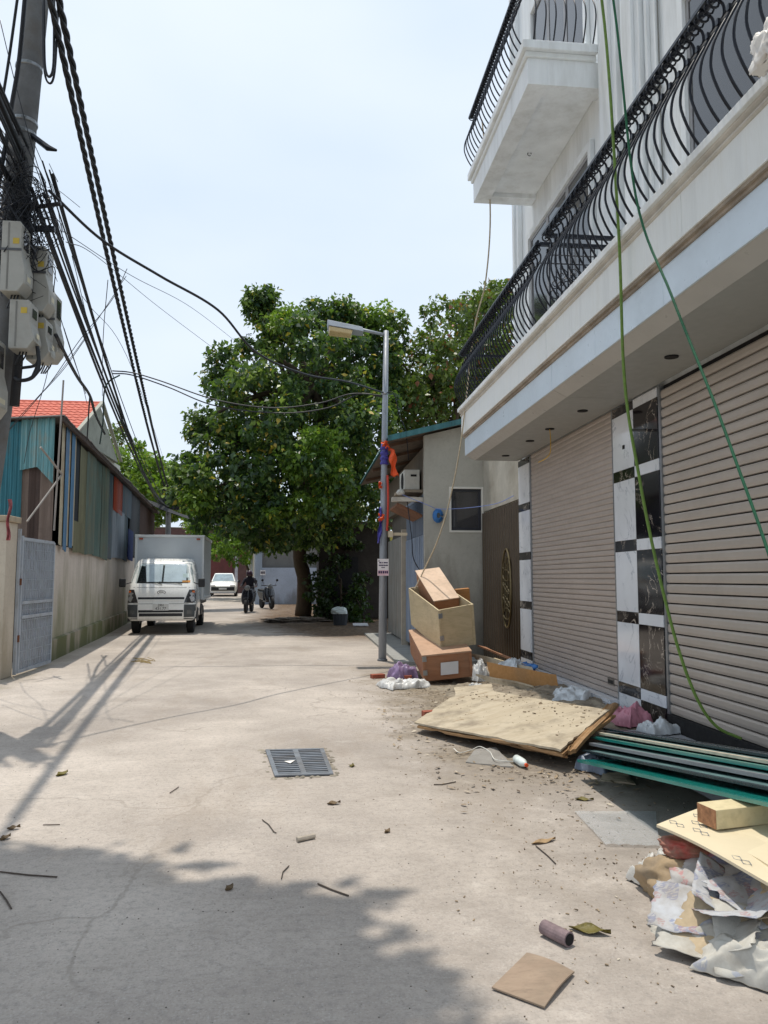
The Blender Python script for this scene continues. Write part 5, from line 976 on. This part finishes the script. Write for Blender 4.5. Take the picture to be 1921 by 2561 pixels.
p = gp2(.33, .56, .019); tag(MB().add([p+Vector((-.045, .04, 0)), p+Vector((.04, .045, .004)), p+Vector((.005, -.05, .002))], [(0, 2, 1)]).build('paper_scrap', M('scrap_white', c(236, 232, 226), .8, .03)), 'white triangular paper scrap on the drain grate', 'paper')
bs = [px(1230, 2477, Z=0), px(1362, 2527, Z=0), px(1437, 2440, Z=0), px(1318, 2390, Z=0)]
tag(MB().grid(lambda u, v: bs[0].lerp(bs[1], u).lerp(bs[3].lerp(bs[2], u), v)+Vector((0, 0, .012+.01*math.sin(u*3)*v+.012*(u > .95)*math.sin(v*3))), 10, 10, thick=.006).build('plywood_offcut', m_wood('offcut', c(142, 122, 104), c(160, 140, 120), (4, 9, 4), .3)), 'square brown plywood offcut lying flat in the foreground', 'board')
a = px(1360, 2318, Z=.03); b = px(1424, 2350, Z=.03)
rl = MB(); rl.tube([a, b], .029, 16); tag(rl.build('cardboard_tube', M('tube_pink', c(128, 110, 112), .8, .3, 18., bump=.3), smooth=False), 'short pinkish cardboard tube in the right foreground', 'tube'); tb = bpy.data.objects['cardboard_tube']
dv = (b-a).normalized(); MB().tube([b+dv*.0005, b+dv*.002], .023, 16).build('tube_hollow', DARK, tb)
def leaf(label, u, v, l_, wd, ang, mat, curl=.02):
    p = px(u, v, Z=.004); ca, sa = math.cos(ang), math.sin(ang)
    def fn(s_, t):
        w_ = wd*math.sin(math.pi*min(1, t*.97+.03))*(s_-.5); x_ = (t-.5)*l_; wv_ = .012*math.sin(t*7+ang*3)*(s_-.2)*math.sin(math.pi*t); return (p.x+x_*ca-(w_+wv_)*sa, p.y+x_*sa+(w_+wv_)*ca, .005+.5*curl*(2*s_-1)**2+.5*curl*t*t+.006*math.sin(t*9+s_*4))
    return tag(MB().grid(fn, 4, 8, thick=.001).build('fallen_leaf', mat, smooth=True), label, 'leaf')
LY = M('leaf_olive', c(104, 94, 36), .6, .25, 20.); LB = M('leaf_brown', c(104, 86, 62), .8, .3, 20.)
leaf('curled olive fallen leaf right of the cardboard tube', 1475, 2330, .17, .07, -.5, LY, .02); leaf('yellowish fallen leaf at the left of the lane', 155, 1937, .12, .06, 1.1, LY); leaf('yellow leaf below the glass sheets', 1462, 2000, .12, .05, -.2, LY, .01)
leaf('dark dry leaf below the drain grate', 835, 2010, .09, .05, .2, LB, .015); leaf('small dry leaf near the right of the grate', 880, 1916, .07, .04, 1.4, LY, .012); leaf('dark curled leaf at the left photo edge, upper', 34, 2073, .07, .04, .3, LB, .02); leaf('dark curled leaf at the left photo edge, lower', 12, 2098, .07, .04, .9, LB, .02); leaf('brown dry leaf alone in the middle of the lane', 968, 2080, .05, .035, .9, LB, .012); leaf('dark leaf in the shadow near the lane centre', 573, 2223, .05, .04, .9, LB, .016)
leaf('brown broken leaf beside the wood splinters', 1360, 2105, .17, .05, .4, M('leaf_tan', c(168, 140, 104), .8, .2, 20.), .01)
def twig(label, pts, r_=.004): tag(MB().tube([px(u, v, Z=.006) for u, v in pts], r_, 5).build('twig', M('twig_dark', c(74, 64, 56), .9, .3)), label, 'twig')
twig('long dark twig lying in the shade at the left edge', [(0, 2180), (70, 2188), (143, 2193)]); twig('twig across the shadow edge at the right of the shade', [(795, 2210), (830, 2225), (872, 2240)]); twig('short twig upright in the shadow notch', [(723, 2165), (708, 2180), (704, 2198)], .003); twig('bent twig below the grate', [(656, 2050), (672, 2062), (685, 2080), (691, 2083)], .003)
twig('twig slanting at the left bottom edge', [(0, 2230), (15, 2250), (28, 2272)]); twig('thin twig left of the grate', [(425, 1983), (447, 1968)], .003); twig('splinter left of the brown broken leaf', [(1340, 2115), (1370, 2140), (1390, 2160)], .003); twig('twig in front of the plywood sheets', [(1085, 1962), (1105, 1962), (1140, 1955)], .004); twig('thin twig lying alone left of the lane centre', [(108, 2063), (150, 2062)], .003)
st_ = MB().tube([px(743, 2100, Z=.015), px(787, 2090, Z=.015)], .014, 8); tag(st_.build('stick', M('stick_grey', c(170, 160, 146), .9, .2, 20.)), 'short pale stick lying below the drain grate', 'stick')
bt = thing('plastic_bottle', 'white plastic bottle lying below the plywood sheets', 'bottle', px(1310, 1912, Z=0))
a, b = px(1292, 1898, Z=.036), px(1330, 1922, Z=.034); dv = (b-a).normalized()
MB().tube([a-dv*.012, a, a+dv*.07, a+dv*.13, a+dv*.165, a+dv*.19], [.014, .033, .034, .033, .022, .012], 14).build('body', M('bottle_white', c(214, 222, 218), .35, .15, 12.), bt, smooth=True); MB().tube([a+dv*.19, a+dv*.21], .014, 10).build('cap', ORG, bt)
def brick(label, p, rz): tag(MB().obox(p, (.2*math.cos(rz), .2*math.sin(rz), 0), (-.1*math.sin(rz), .1*math.cos(rz), 0), (0, 0, .06)).build('brick', BRICK, bevel=.006), label, 'brick')
brick('broken red brick left of the crates, nearest the lane', px(932, 1698, Z=.0), .3); brick('red brick at the left corner of the plywood sheet', px(1062, 1795, Z=.01), .2); brick('red brick on the rubbish beside the crate stack, upper', px(1012, 1685, Z=.05), .6); brick('red brick on the rubbish beside the crate stack, lower', px(995, 1700, Z=.0), -.2); brick('red brick fragment under the purple bag', px(1030, 1690, Z=.02), 1.)
tag(drape('plastic_bag', M('purple_bag', c(132, 112, 146), .45, .3, 10., bump=.5, bscale=18), (1.46, 11.3, .0), .38, .34, .1, .2, 71., .10, 44, 32), 'purple plastic bag left of the lowest crate', 'bag')
tag(drape('plastic_bag', M('white_bag', c(196, 196, 194), .35, .15, 8., bump=.6, bscale=20), (1.35, 10.35, 0), .6, .5, .05, .3, 72., .08, 44, 32), 'flattened white plastic bags in front of the crates', 'bag')
tag(drape('plastic_bag', MATS['white_bag'], (2.44, 10.48, .05), .2, .2, .18, .3, 78., .1, 40, 30), 'whitish plastic bag hanging at the right corner of the lowest crate', 'bag')
tag(blob('plastic_bag', MATS['white_bag'], (2.02, 8.95, .12), (.08, .08, .07), .3, .4, 6., 15.), 'little white plastic ball behind the plywood sheet', 'bag')
tag(blob('plastic_bag', M('blue_bag', c(70, 130, 200), .4, .2, 8., bump=.5, bscale=18), (3.02, 10.4, .16), (.14, .14, .09), .3, .4, 5., 16.), 'blue plastic bag at the foot of the striped pillar', 'bag')
tag(drape('plastic_bag', M('pale_bag', c(202, 208, 212), .35, .2, 8., bump=.5, bscale=18), (2.85, 10.3, .2), .5, .3, .08, .9, 73., .1, 44, 32), 'pale crumpled plastic on the boards by the brown gate', 'bag')
tag(drape('plastic_bag', MATS['pale_bag'], (2.90, 8.2, .15), .62, .36, .05, 1.2, 74., .07, 44, 32), 'crumpled clear plastic under the far shutter sill', 'bag')
tag(drape('plastic_bag', M('pink_bag', c(196, 132, 148), .5, .2, 8., bump=.5, bscale=20), (2.98, 6.85, .12), .3, .25, .12, .3, 75., .08, 40, 30), 'pink net bag at the foot of the checkered pillar', 'bag')
tag(drape('plastic_bag', MATS['pale_bag'], (3.08, 6.5, .12), .32, .24, .05, .3, 76., .06, 40, 30), 'clear bag beside the pink one at the pillar foot', 'bag')
tag(drape('plastic_bag', M('navy_bag', c(104, 116, 134), .45, .3, 8., bump=.5, bscale=20), (2.30, 5.78, .0), .34, .26, .07, .5, 77., .07, 40, 30), 'blue-grey rag bundle beside the end of the glass stack', 'rag')
tag(MB().tube(spline([px(1135, 1872, Z=.03), px(1150, 1882, Z=.02), px(1180, 1875, Z=.03), px(1200, 1867, Z=.05), px(1225, 1880, Z=.04), px(1240, 1900, Z=.03), px(1290, 1905, Z=.02)]), .004, 5).build('white_string', M('string_white', c(214, 212, 204), .8)), 'loop of white string in front of the plywood', 'string')
board('grey metal tray scrap lying below the plywood front edge', [px(1165, 1905, Z=.01), px(1285, 1918, Z=.01), px(1240, 1868, Z=.05), px(1190, 1872, Z=.04)], .012, M('tray_grey', c(150, 146, 140), .5, .15, metal=.3), .0, 40., (4, 4), name='metal_tray', cat='tray')
board('pale wood chip lying in front of the glass sheets', [px(1500, 1950, Z=.01), px(1590, 1960, Z=.01), px(1570, 1935, Z=.03), px(1510, 1930, Z=.03)], .012, PLYW, .05, 41., (5, 5))
rope2 = MB()
for k in range(5): rope2.tube(spline([px(350+random.uniform(-20, 40), 1650+random.uniform(-8, 10), Z=.006) for _ in range(5)]), .004, 4)
tag(rope2.build('dry_straw', M('straw', c(150, 130, 84), .9, .3)), 'wisp of dry straw on the lane before the truck', 'straw')

# ------------------------------------------------------------------ things under and behind the big tree
bwall = thing('lane_wall', 'pale blue stained wall at the bend behind the big tree', 'wall', (-.5, 38.2, gz(38)))
PB = m_wall('pale_blue_wall', c(172, 182, 198), c(104, 100, 94), c(96, 98, 102), .2, .9, .6)
bx(-2.0, 1.2, 38., 38.25, .1, 1.98).build('wall', PB, bwall); bx(-2.0, 1.2, 38.4, 38.6, .1, 3.1).build('upper_wall', m_wall('sooty_wall', c(120, 118, 114), c(70, 66, 60), c(52, 52, 54), .2, 2.9, .7), bwall)
bx(-2.3, -1.98, 37.9, 38.2, .1, 3.0).build('corner_pillar', M('pillar_bluegrey', c(150, 162, 176), .8, .15, 3., stretch=(1, 1, .3)), bwall); bx(-2.05, -1.8, 37.86, 37.89, 1.62, 1.86).build('number_sign', M('sign_white', c(226, 224, 224), .6), bwall)
for a_, b_ in ((-2.02, -1.97), (-1.95, -1.9), (-1.88, -1.83)): bx(a_, b_, 37.85, 37.858, 1.68, 1.8).build('sign_mark', M('ink_dark', c(60, 50, 70), .7), bwall)
sidew = thing('side_wall', 'grey panelled wall running back along the lane behind the scooter', 'wall', (-2.8, 44, gz(44)))
for i in range(8):
    y0 = 38.3+i*1.5; x0 = -2.32-.105*(y0-38.3); MB().hexa([(x0, y0, .1), (x0-.157, y0+1.49, .1), (x0-.157+.12, y0+1.49, .1), (x0+.12, y0, .1), (x0, y0, 2.75), (x0-.157, y0+1.49, 2.75), (x0-.157+.12, y0+1.49, 2.75), (x0+.12, y0, 2.75)]).build('wall_panel', M('panel_'+str(i % 3), (c(160, 166, 172), c(176, 170, 156), c(140, 152, 150))[i % 3], .8, .15, 3., stretch=(1, 1, .3)), sidew)
end = thing('end_house', 'dark reddish house closing the far end of the lane', 'house', (-6, 57, gz(57)))
bx(-12, 1, 56, 62, 0, 5.0).build('wall', M('end_wall', c(86, 62, 58), .9, .2), end); bx(-7.2, -5.0, 55.9, 56.0, .4, 2.9).build('shutter', M('end_door', c(88, 44, 42), .8, .2), end); bx(-8.2, -7.6, 55.7, 56.0, .3, 3.2).build('pillar', M('end_pillar', c(110, 104, 104), .9), end)
bx(-4.75, -4.55, 55., 55.2, .3, 3.0).build('post', M('end_post', c(150, 150, 156), .8), end)
# black shade net between the shed and the trees
tag(MB().grid(lambda u, v: (-6.5+u*4.1, 33.+u*2-v*2.6, 4.75-.75*math.sin(u*1.9)*1.-.25*u-.2*v+.05*nz((u*5, v*5, 0), 1.)), 16, 8, thick=.01).build('shade_net', M('net_black', c(26, 28, 34), .9, .2)), 'black shade net sagging over the lane behind the truck', 'net')
dk = thing('back_building', 'added shack beside the big tree, deep shade put into its dark brown', 'shack', (1.5, 28, gz(28)))
bx(.55, 3.0, 26.6, 31., .1, 3.3).build('wall', M('shack_wall_shaded', c(62, 56, 52), .95, .3, 2.), dk); bx(1.0, 1.9, 26.5, 26.6, .3, 2.2).build('door', M('shack_door_shaded', c(40, 40, 42), .9), dk); bx(.2, 3.2, 26.2, 31.2, 3.3, 3.4).build('roof', M('shack_roof', c(84, 74, 68), .9, .2), dk)  # added block; its dark colours stand in for the deep shade here
gbn = thing('rubbish_bin', 'dark bin with a pale crumpled lid under the tree', 'bin', (1.15, 23.6, 0))
MB().lathe([(.20, .0), (.24, .34), (.25, .36)], 14, (1.15, 23.6, gz(23.6))).build('bin_body', M('bin_dark', c(50, 54, 60), .7, .2), gbn); blob('lid', M('lid_pale', c(196, 206, 204), .5, .1), (1.13, 23.55, .36+gz(23.6)), (.24, .2, .14), crumple=.15, parent=gbn)
tag(blob('rubbish', M('rubbish_mix', c(120, 110, 100), .9, .6, 16., bump=.6, bscale=14), (-.2, 25.2, gz(25)), (.9, .5, .10), .1, .4, 8., 30.), 'low litter pile of dead leaves at the big tree foot', 'rubbish', kind='stuff')
board('white board scrap lying on the verge by the bin', [(1.5, 22.9, .07), (1.95, 22.9, .07), (1.95, 23.2, .12), (1.5, 23.2, .12)], .02, M('scrapboard', c(206, 206, 210), .7), .02, 50., (4, 4))

# ------------------------------------------------------------------ trees
def leaves(name, mat, parent, clumps, per, size, seed, off, spread=1., droop=.5):
    r = np.random.default_rng(seed); n = len(clumps)*per
    ctr = np.repeat(np.array([q[0] for q in clumps]), per, 0); rad = np.repeat(np.array([q[1] for q in clumps]), per)
    d = r.normal(size=(n, 3)); d /= np.linalg.norm(d, axis=1)[:, None]; rr = rad*(.35+.65*r.random(n)**.6)*spread; p = ctr+d*rr[:, None]*np.array([1, 1, .8])
    ax = d*.8+r.normal(size=(n, 3))*.6+np.array([0, 0, -droop]); ax /= np.linalg.norm(ax, axis=1)[:, None]
    up = r.normal(size=(n, 3))*.7+np.array([0, 0, 1.]); sd = np.cross(ax, up); sd /= np.linalg.norm(sd, axis=1)[:, None]+1e-9; nn = np.cross(sd, ax)
    l_ = size*(.5+1.05*r.random(n))[:, None]; w_ = l_*(.24+.12*r.random(n))[:, None]
    v = np.stack([p-ax*l_*.5, p+sd*w_-ax*l_*.05+nn*w_*.35, p+ax*l_*.5-nn*l_*.08, p-sd*w_-ax*l_*.05+nn*w_*.35], 1).reshape(-1, 3)-np.array(off)
    me = bpy.data.meshes.new(name); me.vertices.add(4*n); me.vertices.foreach_set('co', v.ravel().astype(np.float32)); me.loops.add(4*n); me.loops.foreach_set('vertex_index', np.arange(4*n, dtype=np.int32)); me.polygons.add(n)
    me.polygons.foreach_set('loop_start', np.arange(0, 4*n, 4, dtype=np.int32)); me.update(calc_edges=True); me.materials.append(mat)
    o = bpy.data.objects.new(name, me); C.objects.link(o); o.parent = parent; o['kind'] = 'stuff'; return o
def clumps(ells, dens, crad, seed, lo=.72, gap=0.):
    r = np.random.default_rng(seed); out_ = []
    for (cx_, cy_, cz_), (ra, rb, rc) in ells:
        k = max(3, int(dens*(ra*rb+ra*rc+rb*rc)*4.2)); d = r.normal(size=(k, 3)); d /= np.linalg.norm(d, axis=1)[:, None]; f = lo+(1.04-lo)*r.random(k)
        for q, g in zip(d, f):
            if gap and nz((cx_+q[0]*ra, cy_+q[1]*rb, cz_+q[2]*rc), .75, 3.) > gap: continue
            out_.append(((cx_+q[0]*ra*g, cy_+q[1]*rb*g, cz_+q[2]*rc*g), crad*(.6+.8*r.random())))
        for _ in range(max(2, k//5)): q = r.normal(size=3)*.3; out_.append(((cx_+q[0]*ra, cy_+q[1]*rb, cz_+q[2]*rc), crad*1.5))
    return out_
def EL(u, v, Y, ru, rv, ry): p = px(u, v, Y=Y); return ((p.x, p.y, p.z), (ru*Y/FPX, ry, rv*Y/FPX))
def tree(name, label, base, trunk, ells, mat, dens, crad, per, size, seed, tr=.2, limbs=True, extra=None, group=None, gap=0.):
    t = thing(name, label, 'tree' if 'tree' in name else 'shrub', base, group=group)
    P = spline(trunk, 5); n = len(P); MB().tube([p+Vector((nz(p, 1.5)*.05, nz(p, 1.7, 3.)*.05, 0)) for p in P], [tr*(1.25-.75*i/n)+.04*tr*math.sin(i*2.) for i in range(n)], 12).build('trunk', BARK, t, smooth=True)
    if limbs:
        top = P[-1]; mid = P[len(P)*2//3]
        for i, (c_, r_) in enumerate(ells):
            a = mid if i % 2 else top; b = Vector(c_); m_ = a.lerp(b, .5)+Vector((0, 0, .25)); MB().tube(spline([a, m_, b], 5), [tr*.5*(1-.8*k/10)+.012 for k in range(11)], 7).build('limb', BARK, t, smooth=True)
    leaves('crown', mat, t, clumps(ells, dens, crad, seed, gap=gap), per, size, seed, base)
    for k, (e2, m2, d2, c2, p2, s2_) in enumerate(extra or []): leaves('crown', m2, t, clumps(e2, d2, c2, seed+50+k, .4), p2, s2_, seed+50+k, base)
    return t
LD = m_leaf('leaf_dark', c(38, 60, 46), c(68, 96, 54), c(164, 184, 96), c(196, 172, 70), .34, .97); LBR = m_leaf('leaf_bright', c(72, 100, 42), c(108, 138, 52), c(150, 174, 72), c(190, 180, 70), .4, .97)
LO = m_leaf('leaf_olive_mix', c(62, 82, 46), c(92, 112, 56), c(134, 148, 74), c(150, 84, 60), .3, .93); LDK = m_leaf('leaf_shade', c(28, 46, 26), c(44, 66, 32), c(64, 90, 40), c(80, 90, 40), .2, .98)  # leaf_shade: greens darkened to carry the deep shade under the tree
main = [EL(780, 945, 24.5, 165, 130, 3.2), EL(650, 1050, 23.5, 125, 130, 2.8), EL(905, 1090, 24, 130, 150, 2.8), EL(945, 930, 25.5, 55, 80, 2.4), EL(690, 830, 24.5, 60, 60, 1.4), EL(650, 775, 24, 26, 40, .6), EL(565, 1135, 23.5, 62, 85, 2.), EL(520, 1225, 23, 55, 60, 1.6), EL(620, 1280, 23, 85, 80, 2.), EL(760, 1210, 22.5, 140, 140, 2.), EL(870, 1275, 24, 100, 85, 1.6), EL(700, 1335, 25, 110, 45, 2.), EL(930, 830, 25, 40, 35, 1.), EL(800, 800, 24.5, 70, 35, 1.), EL(645, 745, 24, 16, 22, .3), EL(670, 745, 24, 14, 14, .3), EL(790, 772, 24, 18, 14, .4), EL(860, 775, 24, 16, 16, .4), EL(890, 790, 24.5, 20, 18, .4), EL(985, 800, 25, 14, 16, .3), EL(1000, 855, 25, 18, 30, .4), EL(560, 905, 23.5, 22, 26, .5), EL(535, 940, 23.5, 20, 20, .4), EL(498, 1080, 23.5, 18, 26, .4), EL(505, 1050, 23.5, 14, 16, .3), EL(470, 1170, 23, 22, 26, .5), EL(455, 1240, 23, 20, 22, .5), EL(525, 1300, 23, 30, 26, .6), EL(620, 875, 24, 26, 20, .5)]
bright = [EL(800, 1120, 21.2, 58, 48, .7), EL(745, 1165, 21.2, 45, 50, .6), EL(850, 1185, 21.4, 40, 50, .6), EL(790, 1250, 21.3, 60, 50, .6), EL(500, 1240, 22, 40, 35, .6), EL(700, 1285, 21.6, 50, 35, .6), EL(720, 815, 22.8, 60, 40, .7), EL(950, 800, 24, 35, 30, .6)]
b0 = px(758, 1540, Y=28.4); b0.z = gz(28.4)
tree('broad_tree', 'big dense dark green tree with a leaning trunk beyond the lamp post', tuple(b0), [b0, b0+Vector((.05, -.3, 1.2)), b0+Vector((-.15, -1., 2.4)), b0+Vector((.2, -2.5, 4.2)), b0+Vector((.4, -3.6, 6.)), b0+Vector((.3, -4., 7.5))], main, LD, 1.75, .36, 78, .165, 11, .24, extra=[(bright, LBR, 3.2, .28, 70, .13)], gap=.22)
tr2 = [EL(1120, 880, 25, 85, 130, 2.4), EL(1190, 790, 25.5, 80, 70, 1.8), EL(1060, 980, 24.5, 65, 110, 2.), EL(1240, 900, 27, 110, 150, 2.4), EL(1270, 740, 26, 45, 35, 1.), EL(1010, 1010, 24.5, 60, 70, 1.2), EL(1090, 1040, 25.5, 70, 60, 1.2), EL(1000, 900, 25.5, 40, 60, 1.), EL(1180, 1010, 27, 90, 90, 1.2), EL(1050, 880, 24.5, 30, 30, .8)]
b2 = Vector((5.2, 27, .05)); tree('garden_tree', 'lighter tree with reddish tips behind the grey house and balcony', tuple(b2), [b2, b2+Vector((0, -.4, 3)), b2+Vector((-.1, -1, 6)), b2+Vector((.2, -1.4, 8.5))], tr2, LO, 1.5, .34, 70, .16, 23, .2, gap=.25)
t3 = [EL(300, 1160, 40, 70, 55, 2.5), EL(365, 1190, 39, 60, 50, 2.5), EL(410, 1205, 39, 50, 45, 2.5), EL(370, 1250, 38, 90, 70, 2.), EL(440, 1230, 37, 40, 60, 2.)]
b3 = Vector((-8.4, 40, .22)); tree('bright_tree', 'bright yellow-green tree rising behind the tin shed', tuple(b3), [b3, b3+Vector((0, 0, 2)), b3+Vector((.2, 0, 4.5))], t3, LBR, 1., .5, 90, .2, 31, .2)
t4 = [EL(265, 1100, 42, 42, 32, 1.5), EL(310, 1095, 43, 35, 28, 1.2), EL(250, 1150, 40, 40, 40, 1.5)]
b4 = Vector((-10.6, 42, .24)); tree('sparse_tree', 'sparse brownish tree top next to the red-tiled house', tuple(b4), [b4, b4+Vector((0, 0, 3)), b4+Vector((.2, 0, 6.5))], t4, LO, .45, .4, 36, .2, 37, .15)
t5 = [EL(540, 1360, 45, 45, 38, 1.6), EL(590, 1375, 43, 42, 42, 1.6), EL(630, 1350, 42, 40, 40, 1.6), EL(510, 1300, 46, 60, 40, 2.), EL(580, 1300, 46, 60, 45, 2.)]
b5 = Vector((-2.9, 46, .3)); tree('climbing_shrub', 'bright climbing shrub with a few pink flowers arching over the far lane', tuple(b5), [b5, b5+Vector((-.2, -.3, 1.4)), b5+Vector((-.6, -.6, 2.6))], t5, m_leaf('leaf_pinkmix', c(60, 92, 34), c(96, 130, 40), c(140, 166, 62), c(170, 60, 110), .4, .985), 1.2, .38, 60, .18, 41, .09)
t6 = [EL(850, 1470, 26., 75, 85, .5), EL(905, 1520, 25., 50, 60, .5), EL(800, 1500, 26, 35, 50, .4), EL(830, 1370, 26.2, 80, 50, .5)]
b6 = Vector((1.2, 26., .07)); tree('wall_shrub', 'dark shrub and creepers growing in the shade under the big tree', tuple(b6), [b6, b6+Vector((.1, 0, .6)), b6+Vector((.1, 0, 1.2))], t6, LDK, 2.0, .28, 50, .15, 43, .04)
far = [((-14, 68, 5), (6, 3, 5)), ((-6, 72, 6), (6, 3, 5)), ((3, 66, 5.5), (6, 3, 5.5)), ((12, 60, 6), (5, 3, 6)), ((-22, 60, 5), (5, 3, 5))]
b7 = Vector((-4, 68, .6)); tree('far_tree', 'dark band of trees beyond the end of the lane', tuple(b7), [b7, b7+Vector((0, 0, 3)), b7+Vector((0, 0, 5))], far, LD, .22, 1.1, 60, .45, 47, .25)
ov = [((-2.35, 3.65, 8.5), (1.45, 1.95, 1.0)), ((-1.28, 3.25, 8.4), (.9, 1.65, .9)), ((-3.4, 2.2, 8.9), (1.8, 2.6, 1.2)), ((-1.6, 1.2, 8.8), (1.6, 2.2, 1.2)), ((-3.2, -.6, 8.8), (2., 2., 1.4)), ((-1.02, 4.25, 8.3), (.4, .4, .4)), ((-1.75, 5.15, 8.3), (.38, .4, .4)), ((-2.8, 5.3, 8.4), (.5, .3, .4)), ((-.78, 2.1, 8.4), (.8, 1.3, .8)), ((-2.2, 4.2, 8.6), (1.2, 1.2, .6)), ((-1.0, 4.55, 8.3), (.45, .35, .4)), ((-1.7, 2.6, 8.6), (1.1, 1.6, .6))]
b8 = Vector((-4.3, -1.2, 0)); tree('roadside_tree', 'tree standing behind the photographer whose crown shades the foreground', tuple(b8), [b8, b8+Vector((.1, .2, 3)), b8+Vector((.6, .8, 6)), b8+Vector((1.2, 1.8, 7.8))], ov, LD, 2.6, .5, 80, .24, 53, .2)
